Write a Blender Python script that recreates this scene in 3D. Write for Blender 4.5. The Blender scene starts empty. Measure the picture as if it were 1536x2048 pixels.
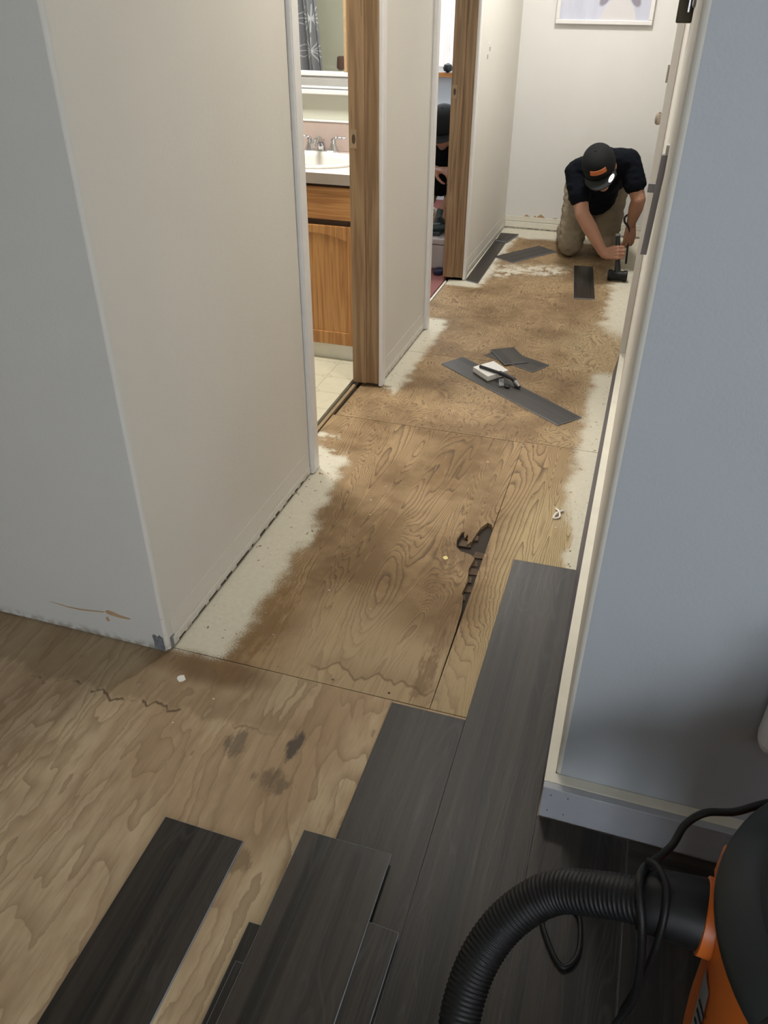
import bpy, bmesh, math, random
from math import sin, cos, pi, radians, sqrt
from mathutils import Vector, Matrix, noise as mnoise
random.seed(7)
sc = bpy.context.scene
COL = sc.collection

# ------------------------------------------------------------------ camera
cam = bpy.data.cameras.new('camera'); camo = bpy.data.objects.new('camera', cam); COL.objects.link(camo)
R = Matrix(((0.95361447, -0.17120351, 0.24760615), (0.30099197, 0.52909133, -0.79338906), (0.00482473, 0.83111475, 0.55608003)))
M4 = R.to_4x4(); M4.translation = Vector((0, 0, 1.5)); camo.matrix_world = M4
cam.sensor_fit = 'VERTICAL'; cam.sensor_height = 36.0; cam.lens = 1600 / 2048 * 36; cam.clip_start = 0.02; cam.clip_end = 60
sc.camera = camo
# ------------------------------------------------------------------ light
w = bpy.data.worlds.new('world'); sc.world = w; w.use_nodes = True
w.node_tree.nodes['Background'].inputs[0].default_value = (0.78, 0.88, 1.0, 1); w.node_tree.nodes['Background'].inputs[1].default_value = 5.0
sc.view_settings.view_transform = 'Standard'; sc.view_settings.look = 'None'; sc.view_settings.gamma = 1.0
sc.view_settings.use_curve_mapping = False; sc.view_settings.exposure = 0.0
def area(name, loc, rot, size, size_y, power, color, shape='RECTANGLE'):
    l = bpy.data.lights.new(name, 'AREA'); l.shape = shape; l.size = size; l.size_y = size_y; l.energy = power; l.color = color
    o = bpy.data.objects.new(name, l); o.location = loc; o.rotation_euler = rot; COL.objects.link(o); return o
DAY = (0.88, 0.94, 1.0); WARM = (1.0, 0.95, 0.87)
area('daylight_rear_window', (0.9, -3.40, 1.17), (radians(90), 0, 0), 1.7, 1.7, 52, DAY)       # rear window, shines to +y
area('daylight_side_window', (2.90, -0.9, 1.45), (0, radians(90), 0), 1.2, 1.5, 7, DAY)        # right window, shines to -x
area('hall_lamp_near', (-0.49, 2.55, 2.30), (0, 0, 0), 0.26, 0.26, 12.5, WARM, 'DISK')
area('hall_lamp_far', (-0.49, 4.85, 2.30), (0, 0, 0), 0.26, 0.26, 26, (1.0, 0.985, 0.96), 'DISK')
area('bathroom_lamp', (-1.7, 3.0, 2.36), (0, 0, 0), 0.6, 0.3, 38, (1.0, 0.97, 0.92))
area('bedroom_daylight', (-1.9, 6.50, 1.55), (radians(-90), 0, 0), 1.2, 1.1, 30, DAY)             # bedroom window, shines to -y
area('bedroom_wall_fill', (-1.7, 6.05, 2.36), (0, 0, 0), 0.3, 0.3, 16, (0.95, 0.98, 1.0), 'DISK')  # added unseen fill, brightens the wall below the bedroom window

# ------------------------------------------------------------------ node helper language
class NT:
    def __init__(s, name, rough=0.6, metallic=0.0, spec=None):
        s.m = bpy.data.materials.new(name); s.m.use_nodes = True; s.t = s.m.node_tree
        s.b = s.t.nodes['Principled BSDF']; s.b.inputs['Roughness'].default_value = rough; s.b.inputs['Metallic'].default_value = metallic
        if spec is not None: s.b.inputs['Specular IOR Level'].default_value = spec
    def new(s, k): return s.t.nodes.new(k)
    def link(s, a, b): s.t.links.new(a, b)
    def put(s, v, inp):
        if isinstance(v, E): s.link(v.s, inp)
        elif isinstance(v, (int, float)): inp.default_value = v
        else: inp.default_value = tuple(v) + ((1,) if len(v) == 3 and len(inp.default_value) == 4 else ())
    def coord(s, which='Object'):
        n = s.new('ShaderNodeTexCoord'); return E(s, n.outputs[which])
    def sep(s, v):
        n = s.new('ShaderNodeSeparateXYZ'); s.put(v, n.inputs[0]); return [E(s, o) for o in n.outputs]
    def comb(s, x, y, z=0.0):
        n = s.new('ShaderNodeCombineXYZ')
        for i, v in enumerate((x, y, z)): s.put(v, n.inputs[i])
        return E(s, n.outputs[0])
    def noise(s, v, scale=1.0, detail=2.0, rough=0.5, dist=0.0, color=False):
        n = s.new('ShaderNodeTexNoise'); s.put(v, n.inputs['Vector']); n.inputs['Scale'].default_value = scale
        n.inputs['Detail'].default_value = detail; n.inputs['Roughness'].default_value = rough; n.inputs['Distortion'].default_value = dist
        return E(s, n.outputs['Color' if color else 'Fac'])
    def voro(s, v, scale=1.0):
        n = s.new('ShaderNodeTexVoronoi'); s.put(v, n.inputs['Vector']); n.inputs['Scale'].default_value = scale
        return E(s, n.outputs['Distance'])
    def math(s, op, a, b=0.0, c=0.0):
        n = s.new('ShaderNodeMath'); n.operation = op; s.put(a, n.inputs[0]); s.put(b, n.inputs[1]); s.put(c, n.inputs[2]); return E(s, n.outputs[0])
    def ss(s, v, a, b):
        """smoothstep 0 at a -> 1 at b (a may be larger than b)"""
        n = s.new('ShaderNodeMapRange'); n.interpolation_type = 'SMOOTHSTEP'; s.put(v, n.inputs[0])
        if a < b: n.inputs[1].default_value, n.inputs[2].default_value = a, b
        else:
            n.inputs[1].default_value, n.inputs[2].default_value = b, a; n.inputs[3].default_value, n.inputs[4].default_value = 1, 0
        return E(s, n.outputs[0])
    def mix(s, f, a, b):
        n = s.new('ShaderNodeMix'); n.data_type = 'RGBA'; s.put(f, n.inputs[0]); s.put(a, n.inputs[6]); s.put(b, n.inputs[7]); return E(s, n.outputs[2])
    def rand(s):
        n = s.new('ShaderNodeObjectInfo'); return E(s, n.outputs['Random'])
    def base(s, v): s.put(v, s.b.inputs['Base Color']); return s
    def bump(s, h, strength=0.3, dist=0.002):
        n = s.new('ShaderNodeBump'); n.inputs['Strength'].default_value = strength; n.inputs['Distance'].default_value = dist
        s.put(h, n.inputs['Height']); s.link(n.outputs[0], s.b.inputs['Normal']); return s
    def rough(s, v): s.put(v, s.b.inputs['Roughness']); return s
class E:
    def __init__(s, nt, sock): s.n, s.s = nt, sock
    def _o(s, op, o, r=False): return s.n.math(op, o, s) if r else s.n.math(op, s, o)
    def __add__(s, o): return s._o('ADD', o)
    def __radd__(s, o): return s._o('ADD', o)
    def __sub__(s, o): return s._o('SUBTRACT', o)
    def __rsub__(s, o): return s._o('SUBTRACT', o, True)
    def __mul__(s, o): return s._o('MULTIPLY', o)
    def __rmul__(s, o): return s._o('MULTIPLY', o)
    def __truediv__(s, o): return s._o('DIVIDE', o)
    def sin(s): return s.n.math('SINE', s)
    def abs(s): return s.n.math('ABSOLUTE', s)
    def max(s, o): return s._o('MAXIMUM', o)
    def min(s, o): return s._o('MINIMUM', o)
    def frac(s): return s.n.math('FRACT', s)

def plain(name, col, rough=0.5, metallic=0.0, var=0.06, scale=30.0, bump=0.0, spec=None):
    m = NT(name, rough, metallic, spec); p = m.coord(); f = m.noise(p, scale, 3)
    m.base(m.mix(f, [c * (1 - var) for c in col], [min(1, c * (1 + var)) for c in col]))
    if bump: m.bump(f, bump, 0.001)
    return m.m
def paint_wall(name, col, dirty=0.0):
    m = NT(name, 0.62); p = m.coord(); x, y, z = m.sep(p)
    f = m.noise(p, 170, 2, 0.6); g = m.noise(p, 3.0, 3)
    c = m.mix(g, [v * 0.96 for v in col], [v * 1.03 for v in col])
    if dirty:
        s = m.noise(m.comb(x * 4, y * 4, z * 34), 6, 4, 0.6); mk = m.ss(s, 0.66, 0.74) * m.ss(z, 0.22, 0.02) * dirty
        c = m.mix(mk, c, (0.25, 0.20, 0.14)); c = m.mix(m.ss(z, 0.035, 0.0) * m.ss(m.noise(p, 40, 3), 0.35, 0.65) * 0.8, c, (0.2, 0.15, 0.1))
    m.base(c).bump(f + m.noise(p, 60, 2) * 0.7, 0.28, 0.0015); return m.m

def oak(name, dark=(0.19, 0.110, 0.052), light=(0.29, 0.180, 0.092), axis='z', rough=0.42):
    m = NT(name, rough); p = m.coord(); x, y, z = m.sep(p)
    q = m.comb(x * 30, y * 30, z * 1.3) if axis == 'z' else m.comb(x * 1.3, y * 30, z * 30)
    q2 = m.comb(x * 160, y * 160, z * 5) if axis == 'z' else m.comb(x * 5, y * 160, z * 160)
    a = m.noise(q, 1.0, 2, 0.5, 0.3); ring = ((a * 26).sin() * 0.5) + 0.5; pore = m.noise(q2, 1.0, 3, 0.6)
    c = m.mix(ring, dark, light); c = m.mix(m.ss(pore, 0.56, 0.70) * 0.6, c, [d * 0.55 for d in dark])
    m.base(c).bump(pore, 0.12, 0.001); return m.m

def plywood():
    m = NT('plywood_subfloor', 0.75); p = m.coord(); x, y, z = m.sep(p)
    zoneB = m.ss(y, 1.335, 1.345); zoneD = m.ss(y, 2.765, 2.772)
    warp = m.noise(p, 3.2, 2) - 0.5
    hf = m.noise(p, 26, 3, 0.6) - 0.5
    # long cathedral grain (near and middle sheets) / swirling grain (far sheets)
    g1 = m.noise(m.comb(x * 6.0 + hf * 0.05, y * 0.80 + hf * 0.05, 0.0), 1.0, 1.6, 0.45, 0.6)
    fr1 = (g1 * 46).frac(); l1 = (fr1 * fr1 * fr1 * fr1) * m.ss(fr1, 1.0, 0.95)
    g0 = m.noise(m.comb(x * 4.6 + 7 + hf * 0.10, y * 1.1 + x * 0.9, 0.0), 1.0, 3.0, 0.55, 0.5)
    fr0 = (g0 * 15).frac(); l0 = fr0 * fr0 * fr0 * fr0 * m.ss(fr0, 1.0, 0.97)
    g2 = m.noise(m.comb(x * 8.0, y * 4.2, 3.0), 1.0, 2.6, 0.5, 1.0)
    fr2 = (g2 * 20).frac(); l2 = fr2 * fr2 * m.ss(fr2, 1.0, 0.90)
    fine = m.noise(m.comb(x * 130, y * 9, 0.0), 1.0, 3, 0.6)
    big = m.noise(p, 2.6, 3, 0.6); mid = m.noise(p, 11, 4, 0.6)
    near_c = m.mix(m.ss(m.noise(m.comb(x * 5, y * 1.6, 5.0), 1.0, 5, 0.65), 0.38, 0.62), (0.41, 0.285, 0.165), (0.56, 0.435, 0.275))
    near_c = m.mix(m.ss(fr0, 0.0, 1.0) * 0.35, near_c, (0.40, 0.275, 0.165))
    # broad dried stain border
    mot2 = m.noise(p, 5.0, 5, 0.65)
    b_c = m.mix(m.ss(big + (mot2 - 0.5) * 0.9, 0.34, 0.66), (0.205, 0.125, 0.052), (0.355, 0.240, 0.122))
    pale = m.ss(y + warp * 0.35 + (x + 0.5) * 0.10, 1.74, 1.50)                  # paler washed patch at the near end of the middle sheet
    b_c = m.mix(pale * m.ss(x, -0.80, -0.62), b_c, (0.43, 0.315, 0.18))
    rightpale = m.ss(x + warp * 0.12, -0.30, -0.16) * m.ss(y, 2.75, 2.2)
    b_c = m.mix(rightpale, b_c, (0.45, 0.34, 0.18))
    mott = m.noise(p, 6.5, 5, 0.65)
    d_c = m.mix(m.ss(big + (mott - 0.5) * 0.7, 0.34, 0.66), (0.225, 0.142, 0.066), (0.370, 0.252, 0.128))
    d_c = m.mix(m.ss(x + warp * 0.4, -0.34, -0.20) * m.ss(y, 3.50, 3.54) * m.ss(y + warp, 4.25, 3.95) * 0.8, d_c, (0.44, 0.335, 0.18))
    d_c = m.mix(m.ss(x + warp * 0.25, -0.24, -0.10) * 0.6, d_c, (0.42, 0.31, 0.17))
    c = m.mix(zoneB, near_c, b_c); c = m.mix(zoneD, c, d_c)
    # grain lines
    nb = 1.0 - zoneB; bd = zoneB * (1.0 - zoneD)
    c = m.mix(l0 * nb * 0.60, c, (0.24, 0.155, 0.085))
    c = m.mix(l1 * bd * (1.0 - pale * 0.65) * 0.95, c, (0.070, 0.038, 0.017))
    c = m.mix(l2 * fr2 * zoneD * 0.95, c, (0.095, 0.054, 0.026))
    c = m.mix(m.ss(fine, 0.48, 0.78) * 0.38, c, (0.20, 0.13, 0.07))
    c = m.mix(m.ss(mid, 0.62, 0.75) * 0.22, c, (0.17, 0.10, 0.05))
    c = m.mix(m.ss(m.noise(m.comb(x * 90, y * 5, 7.0), 1.0, 3, 0.7), 0.60, 0.75) * 0.30, c, (0.55, 0.43, 0.27))
    sq = y + (m.noise(m.comb(x * 17, 0.0, 2.0), 1.0, 2, 0.5) - 0.5) * 0.13
    c = m.mix(m.ss((sq - 1.40).abs(), 0.008, 0.001) * m.ss(x, -0.66, -0.60) * m.ss(x, -0.28, -0.32) * 0.7, c, (0.17, 0.105, 0.055)); c = m.mix(m.ss(sq, 1.40, 1.402) * m.ss(sq, 1.47, 1.40) * m.ss(x, -0.66, -0.60) * m.ss(x, -0.28, -0.32) * 0.3, c, (0.20, 0.13, 0.07))
    # dark water stain near the wall corner
    sy = y + (m.noise(m.comb(x * 9, 0.0, 0.0), 1.0, 3, 0.7) - 0.5) * 0.16
    wet = m.ss(sy, 1.145, 1.165) * nb * m.ss(x, -0.42, -0.75)
    rim = m.ss((sy - 1.147).abs(), 0.007, 0.001) * m.ss(x, -0.55, -0.85) * m.ss(x, -1.35, -1.25)
    c = m.mix(wet * 0.42, c, (0.19, 0.125, 0.065)); c = m.mix(rim * m.ss(mid, 0.42, 0.5) * 0.85, c, (0.10, 0.062, 0.03))
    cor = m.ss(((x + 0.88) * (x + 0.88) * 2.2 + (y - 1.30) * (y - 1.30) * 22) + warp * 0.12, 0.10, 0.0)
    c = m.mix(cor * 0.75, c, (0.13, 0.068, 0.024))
    def blot(cx, cy, rx, ry, col, k, c, nz=1.1, sc=30.0):
        d = ((x - cx) / rx) * ((x - cx) / rx) + ((y - cy) / ry) * ((y - cy) / ry) + (m.noise(m.comb(x * sc * 1.5, y * sc * 0.45, 0.0), 1.0, 5, 0.7) - 0.5) * (nz * 4)
        return m.mix(m.ss(d, 1.0, 0.15) * k, c, col)
    for a in ((-0.571, 1.130, 0.020, 0.055, (0.06, 0.05, 0.045), 0.85), (-0.705, 1.10, 0.030, 0.045, (0.09, 0.07, 0.05), 0.6),
              (-0.58, 1.03, 0.050, 0.04, (0.13, 0.09, 0.055), 0.7), (-0.38, 0.955, 0.020, 0.07, (0.17, 0.11, 0.05), 0.8),
              (-0.33, 1.66, 0.05, 0.16, (0.16, 0.088, 0.036), 0.5), (-0.34, 1.45, 0.03, 0.12, (0.17, 0.10, 0.045), 0.6),
              (-0.36, 2.0, 0.10, 0.14, (0.13, 0.075, 0.035), 0.6), (-0.56, 0.83, 0.03, 0.03, (0.15, 0.10, 0.05), 0.6),
              (-1.12, 0.95, 0.10, 0.05, (0.30, 0.2, 0.11), 0.4), (-0.85, 1.56, 0.10, 0.30, (0.20, 0.115, 0.04), 0.8)):
        c = blot(*a, c)
    # nail holes along the sheet joints
    vx = (x * 6.6 + 0.2).frac() - 0.5
    for yy in (1.362, 2.750, 2.79):
        c = m.mix(m.ss((vx * vx) / 44 + (y - yy) * (y - yy), 0.000016, 0.000007) * m.ss(m.noise(p, 5.0, 1), 0.42, 0.5), c, (0.02, 0.014, 0.01))
    # white wall-paint overspray along the walls
    sp = m.noise(p, 9, 3, 0.55) - 0.5; sf = m.noise(p, 260, 3, 0.75); dx = x + 1.0 - y * 0.011
    left = m.ss(dx + sp * 0.12 + m.ss(y, 1.75, 2.5) * 0.06, 0.185, 0.075) * m.ss(y + sp * 0.05, 1.30, 1.37) * m.ss(y, 4.03, 3.93)
    yw = y + sp * 0.45 + (dx - 0.05) * 0.9; left = left * (1.0 - m.ss(yw, 2.38, 2.52) * m.ss(yw, 3.10, 2.93))
    left2 = m.ss(dx + sp * 0.12, 0.16, 0.05) * m.ss(y, 4.50, 4.58)
    vs = m.ss((y - x * 0.30 - 5.16 + sp * 0.22).abs(), 0.26, 0.02) * m.ss(x, -1.0, -0.9) * m.ss(x, -0.25, -0.5) * m.ss(m.noise(p, 18, 4, 0.7), 0.30, 0.62) * 0.95
    right = m.ss(x + sp * 0.09, -0.155, -0.035) * m.ss(y, 2.0, 2.5) * m.ss(y, 3.62, 3.45)
    right0 = m.ss(x + sp * 0.07, -0.085, -0.035) * m.ss(y, 1.9, 2.05)*m.ss(y,2.6,2.4)
    right2 = m.ss(x + sp * 0.20 - 0.0, -0.19, -0.04) * m.ss(y, 3.75, 4.3)
    right3 = m.ss(x + sp * 0.3, -0.25, -0.05) * m.ss(y, 4.6, 4.8) * 0.5
    back = m.ss(y + sp * 0.1, 5.62, 5.76)
    spr = left.max(left2).max(vs).max(right).max(right0).max(right2).max(right3).max(back)
    spr = m.ss(spr + (sf - 0.5) * 1.5, 0.22, 0.85)
    c = m.mix(spr * 0.92, c, m.mix(m.noise(p, 60, 4, 0.7), (0.56, 0.52, 0.41), (0.72, 0.69, 0.57)))
    # scraps of torn underlay in the overspray
    c = m.mix(m.ss(m.noise(p, 40, 3, 0.6), 0.64, 0.68) * spr, c, (0.24, 0.15, 0.07))
    m.base(c); m.rough(0.72 + fine * 0.15); m.bump(fine * 0.5 - (l1 * bd + l2 * zoneD) * 0.6, 0.25, 0.0015); return m.m

def vinyl_plank_mat():
    m = NT('dark_vinyl_plank', 0.36, 0.0, 0.36); p = m.coord(); x, y, z = m.sep(p); r = m.rand()
    o = r * 37.0
    st = m.noise(m.comb(x * 0.5 + o, y * 24, o), 1.0, 3, 0.55); st2 = m.noise(m.comb(x * 2.2 + o, y * 130, o), 1.0, 3, 0.65)
    g = m.noise(m.comb(x * 1.6 + o, y * 9, o + 3), 1.0, 2.0, 0.5, 0.5); cath = m.ss((g * 110).sin(), 0.35, 1.0)
    c = m.mix(m.ss(st, 0.32, 0.68), (0.009, 0.0085, 0.007), (0.041, 0.032, 0.024))
    c = m.mix(m.ss(st2, 0.48, 0.72) * 0.55, c, (0.052, 0.045, 0.039)); c = m.mix(cath * m.ss(m.noise(p, 2.4, 2), 0.46, 0.6) * 0.30, c, (0.06, 0.06, 0.06))
    m.base(c); m.rough(0.34 + st2 * 0.16); m.bump(st2 + cath * 0.35, 0.12, 0.001); return m.m

def picture_mat():
    m = NT('lilac_picture', 0.35); p = m.coord(); x, y, z = m.sep(p)
    f = m.noise(m.comb(x * 14, 0.0, z * 3), 1.0, 3); c = m.mix(f, (0.42, 0.43, 0.52), (0.66, 0.68, 0.78))
    n = (m.noise(p, 9, 2) - 0.5) * 0.02
    dome = m.ss((((x + 0.365) / 0.115) * ((x + 0.365) / 0.115) + ((z - 1.23) / 0.18) * ((z - 1.23) / 0.18)) + n * 4, 1.0, 0.94)
    c = m.mix(dome, c, (0.62, 0.60, 0.60))
    for cx, cz in ((-0.455, 1.395), (-0.275, 1.395)):
        d = ((x - cx) * (x - cx) + ((z - cz) * (z - cz)) * 0.7 + (x - cx) * (z - cz) * (-0.9 if cx < -0.4 else 0.9)); c = m.mix(m.ss(d + n * 0.02, 0.0011, 0.0004) * 0.8, c, (0.20, 0.17, 0.21))
    m.base(c); m.b.inputs['Coat Weight'].default_value = 0.5; return m.m

def curtain_mat():
    m = NT('starburst_curtain', 0.8); p = m.coord(); x, y, z = m.sep(p)
    cw, ch = 0.115, 0.17
    def star(ox, oz):
        u = ((x + ox) / cw).frac() - 0.5; v = ((z + oz) / ch).frac() - 0.5
        a = m.math('ARCTAN2', u * cw, v * ch); rr = m.math('SQRT', (u * cw) * (u * cw) + (v * ch) * (v * ch))
        k = ((a / (2 * pi) * 12).frac() - 0.5).abs()            # 0.5 on the rays
        d = (0.5 - k) * rr * 0.52                                 # distance from a ray
        return m.ss(d, 0.0030, 0.0012) * m.ss(rr, 0.078, 0.066)
    s = star(2.175, -1.035); f = m.noise(p, 90, 2)
    c = m.mix(f, (0.15, 0.155, 0.175), (0.20, 0.205, 0.225)); m.base(m.mix(s * 0.8, c, (0.55, 0.56, 0.58))); return m.m

def vinyl_tile_mat():
    m = NT('cream_sheet_vinyl', 0.35); p = m.coord(); x, y, z = m.sep(p)
    s = 0.155; a = x + y; b = x - y
    u = (x / s).frac() - 0.5; v = (y / s).frac() - 0.5
    ln = m.ss((0.5 - u.abs()).min(0.5 - v.abs()), 0.022, 0.010)
    cu = 0.5 - u.abs(); cv = 0.5 - v.abs(); dia = m.ss((cu + cv - 0.17).abs(), 0.030, 0.012)
    c = m.mix(m.noise(p, 30, 3), (0.60, 0.56, 0.42), (0.70, 0.66, 0.50)); c = m.mix(ln.max(dia) * 0.45, c, (0.34, 0.31, 0.22)); m.base(c); return m.m

MAT = dict(
    ply=plywood(), lvp=vinyl_plank_mat(), picture=picture_mat(), curtain=curtain_mat(), tile=vinyl_tile_mat(),
    wall=paint_wall('hall_wall_paint', (0.66, 0.63, 0.57), 0.8), wallc=paint_wall('room_wall_paint', (0.56, 0.55, 0.52), 0.5), blue=paint_wall('blue_grey_wall_paint', (0.40, 0.425, 0.45)),
    back=paint_wall('end_wall_paint', (0.70, 0.69, 0.66), 0.3), ceil=paint_wall('ceiling_paint', (0.75, 0.74, 0.70)), bath=paint_wall('bathroom_paint', (0.60, 0.60, 0.50)),
    bluewall=paint_wall('pale_blue_bedroom_paint', (0.66, 0.74, 0.82)),
    trim=plain('white_trim_paint', (0.72, 0.70, 0.68), 0.35, bump=0.1), darktrim=plain('dark_baseboard_face', (0.13, 0.12, 0.135), 0.6), cream=plain('old_cream_trim', (0.71, 0.675, 0.575), 0.5, var=0.12, scale=12, bump=0.1),
    greytrim=plain('grey_primed_trim', (0.40, 0.41, 0.44), 0.4), coredark=plain('dark_vinyl_core', (0.11, 0.11, 0.11), 0.5), core=plain('grey_vinyl_core', (0.23, 0.245, 0.27), 0.5),
    oak=oak('oak_jamb'), oakcab=oak('oak_cabinet', (0.36, 0.155, 0.045), (0.50, 0.245, 0.080)), oakcabx=oak('oak_cabinet_horizontal', (0.36, 0.15, 0.045), (0.50, 0.24, 0.078), 'x'),
    shadowwood=plain('dark_cabinet_gap', (0.07, 0.035, 0.018), 0.7), raw=plain('raw_chipped_wood', (0.40, 0.27, 0.15), 0.8, var=0.2, scale=60), dirt=plain('dark_subfloor_gap', (0.035, 0.026, 0.018), 0.9),
    rot=plain('rotted_wood', (0.085, 0.055, 0.032), 0.9, var=0.5, scale=70, bump=0.6), chrome=plain('chrome', (0.62, 0.63, 0.66), 0.08, 1.0, 0.01), nickel=plain('brushed_nickel', (0.52, 0.46, 0.38), 0.3, 1.0, 0.03),
    porcelain=plain('white_porcelain', (0.80, 0.79, 0.74), 0.12), mauve=plain('mauve_laminate', (0.50, 0.40, 0.35), 0.4), edge=plain('mauve_counter_edge', (0.33, 0.27, 0.225), 0.4), counter=plain('pale_counter_laminate', (0.78, 0.70, 0.66), 0.3),
    bronze=plain('dark_bronze', (0.105, 0.095, 0.072), 0.45, 0.3), white=plain('white_plastic', (0.78, 0.78, 0.77), 0.3), greyplate=plain('grey_cover_plate', (0.36, 0.35, 0.38), 0.5),
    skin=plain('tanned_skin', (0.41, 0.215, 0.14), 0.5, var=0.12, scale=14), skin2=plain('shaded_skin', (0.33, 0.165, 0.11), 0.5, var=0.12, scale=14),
    shirt=plain('black_cotton', (0.0035, 0.005, 0.009), 0.9, var=0.2, spec=0.15), khaki=plain('khaki_cotton', (0.25, 0.205, 0.14), 0.85, var=0.18, scale=9, bump=0.2), navy=plain('navy_cloth', (0.012, 0.012, 0.05), 0.8),
    cap=plain('charcoal_cap', (0.006, 0.007, 0.008), 0.8, spec=0.25), bill=plain('dark_grey_bill', (0.014, 0.016, 0.017), 0.75, spec=0.3), orange=plain('orange_plastic', (0.62, 0.150, 0.022), 0.38), logo=plain('orange_thread', (0.50, 0.14, 0.04), 0.7),
    boot=plain('brown_boot_leather', (0.07, 0.05, 0.035), 0.7), hair=plain('dark_hair', (0.015, 0.013, 0.013), 0.6),
    rubber=plain('black_rubber', (0.007, 0.0075, 0.008), 0.5, bump=0.15, spec=0.35), lid=plain('charcoal_plastic', (0.022, 0.027, 0.028), 0.5, spec=0.35), motor=plain('black_plastic', (0.014, 0.016, 0.017), 0.4),
    silver=plain('silver_label', (0.45, 0.45, 0.47), 0.35, 0.4), steel=plain('worn_steel', (0.30, 0.29, 0.28), 0.35, 0.8), darksteel=plain('dark_tool_steel', (0.035, 0.037, 0.042), 0.45, 0.3),
    block=plain('white_painted_block', (0.80, 0.78, 0.74), 0.5), clay=plain('grey_rubber', (0.22, 0.23, 0.24), 0.6), chip=plain('white_paint_chip', (0.82, 0.80, 0.75), 0.6),
    toolbox=plain('pale_mauve_case', (0.36, 0.31, 0.31), 0.6), rosin=plain('red_rosin_floor', (0.20, 0.055, 0.048), 0.7, var=0.2, scale=10), toolgreen=plain('dark_teal_tool_plastic', (0.018, 0.032, 0.034), 0.45),
    siding=oak('pink_cedar_siding', (0.62, 0.45, 0.38), (0.80, 0.62, 0.54)), ground=plain('gravel_ground', (0.45, 0.42, 0.38), 0.9), bead=plain('bare_metal_corner_bead', (0.20, 0.21, 0.23), 0.45, 0.3, 0.7, 90),
    brown=plain('brown_container', (0.17, 0.10, 0.085), 0.5), yel=plain('yellow_filler', (0.75, 0.62, 0.25), 0.6), strip=plain('fir_strip', (0.30, 0.215, 0.12), 0.7, var=0.25, scale=20),
)
def mirror_mat():
    m = NT('mirror_glass', 0.01, 1.0); p = m.coord(); m.base(m.mix(m.noise(p, 2), (0.80, 0.82, 0.80), (0.82, 0.84, 0.82))); return m.m
MAT['mirror'] = mirror_mat()
def glass_mat():
    m = NT('window_glass', 0.0); m.b.inputs['Transmission Weight'].default_value = 1.0; m.b.inputs['IOR'].default_value = 1.45
    m.base((0.97, 0.99, 0.98)); return m.m
MAT['glass'] = glass_mat()
def lamp_mat():
    m = NT('lit_lamp_glass', 0.4); m.base((0.9, 0.88, 0.8)); m.b.inputs['Emission Color'].default_value = (1, 0.93, 0.8, 1); m.b.inputs['Emission Strength'].default_value = 4; return m.m
MAT['lamp'] = lamp_mat()

# ------------------------------------------------------------------ mesh helpers
def tag(o, label=None, cat=None, group=None, kind=None):
    if label: o['label'] = label
    if cat: o['category'] = cat
    if group: o['group'] = group
    if kind: o['kind'] = kind
    return o
def empty(name, loc, label=None, cat=None, group=None, kind=None):
    o = bpy.data.objects.new(name, None); o.location = loc; o.empty_display_size = 0.05; COL.objects.link(o); return tag(o, label, cat, group, kind)
def obj(name, bm, mats, parent=None, smooth=False, bevel=0.0, seg=2, auto=True):
    """link a bmesh whose vertices are in world space as one object (parented without moving)"""
    bmesh.ops.recalc_face_normals(bm, faces=bm.faces)
    me = bpy.data.meshes.new(name); bm.to_mesh(me); bm.free()
    if not isinstance(mats, (list, tuple)): mats = [mats]
    for k in mats: me.materials.append(MAT[k])
    if smooth:
        for f in me.polygons: f.use_smooth = True
        if auto:
            try: me.set_sharp_from_angle(angle=radians(40))
            except Exception: pass
    o = bpy.data.objects.new(name, me); COL.objects.link(o)
    if parent is not None:
        o.parent = parent; o.matrix_parent_inverse = Matrix.Translation(-world_loc(parent))
    if bevel:
        b = o.modifiers.new('bevel', 'BEVEL'); b.width = bevel; b.segments = seg; b.limit_method = 'ANGLE'; b.angle_limit = radians(35)
    return o
def world_loc(o):
    v = o.location.copy() if o.type == 'EMPTY' or o.parent is None else Vector((0, 0, 0))
    if o.type != 'EMPTY' and o.parent is None: v = o.location.copy()
    elif o.parent is not None: return Vector((0, 0, 0))
    return v
def bx(bm, x0, x1, y0, y1, z0, z1, mi=0):
    v = [bm.verts.new(p) for p in ((x0, y0, z0), (x1, y0, z0), (x1, y1, z0), (x0, y1, z0), (x0, y0, z1), (x1, y0, z1), (x1, y1, z1), (x0, y1, z1))]
    for q in ((0, 3, 2, 1), (4, 5, 6, 7), (0, 1, 5, 4), (1, 2, 6, 5), (2, 3, 7, 6), (3, 0, 4, 7)):
        f = bm.faces.new([v[i] for i in q]); f.material_index = mi
    return v
def box(*a, mi=0):
    bm = bmesh.new(); bx(bm, *a, mi=mi); return bm
def prism(pts, z0, z1, bm=None, mi=0, mside=None):
    bm = bm or bmesh.new()
    a = [bm.verts.new((p[0], p[1], z0)) for p in pts]; b = [bm.verts.new((p[0], p[1], z1)) for p in pts]
    f = bm.faces.new(b); f.material_index = mi; f = bm.faces.new(a[::-1]); f.material_index = mi if mside is None else mside
    n = len(pts)
    for i in range(n):
        f = bm.faces.new((a[i], a[(i + 1) % n], b[(i + 1) % n], b[i])); f.material_index = mi if mside is None else mside
    return bm
def frame(d):
    d = Vector(d).normalized(); u = Vector((0, 0, 1)) if abs(d.z) < 0.9 else Vector((1, 0, 0))
    a = d.cross(u).normalized(); return a, d.cross(a).normalized()
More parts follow.
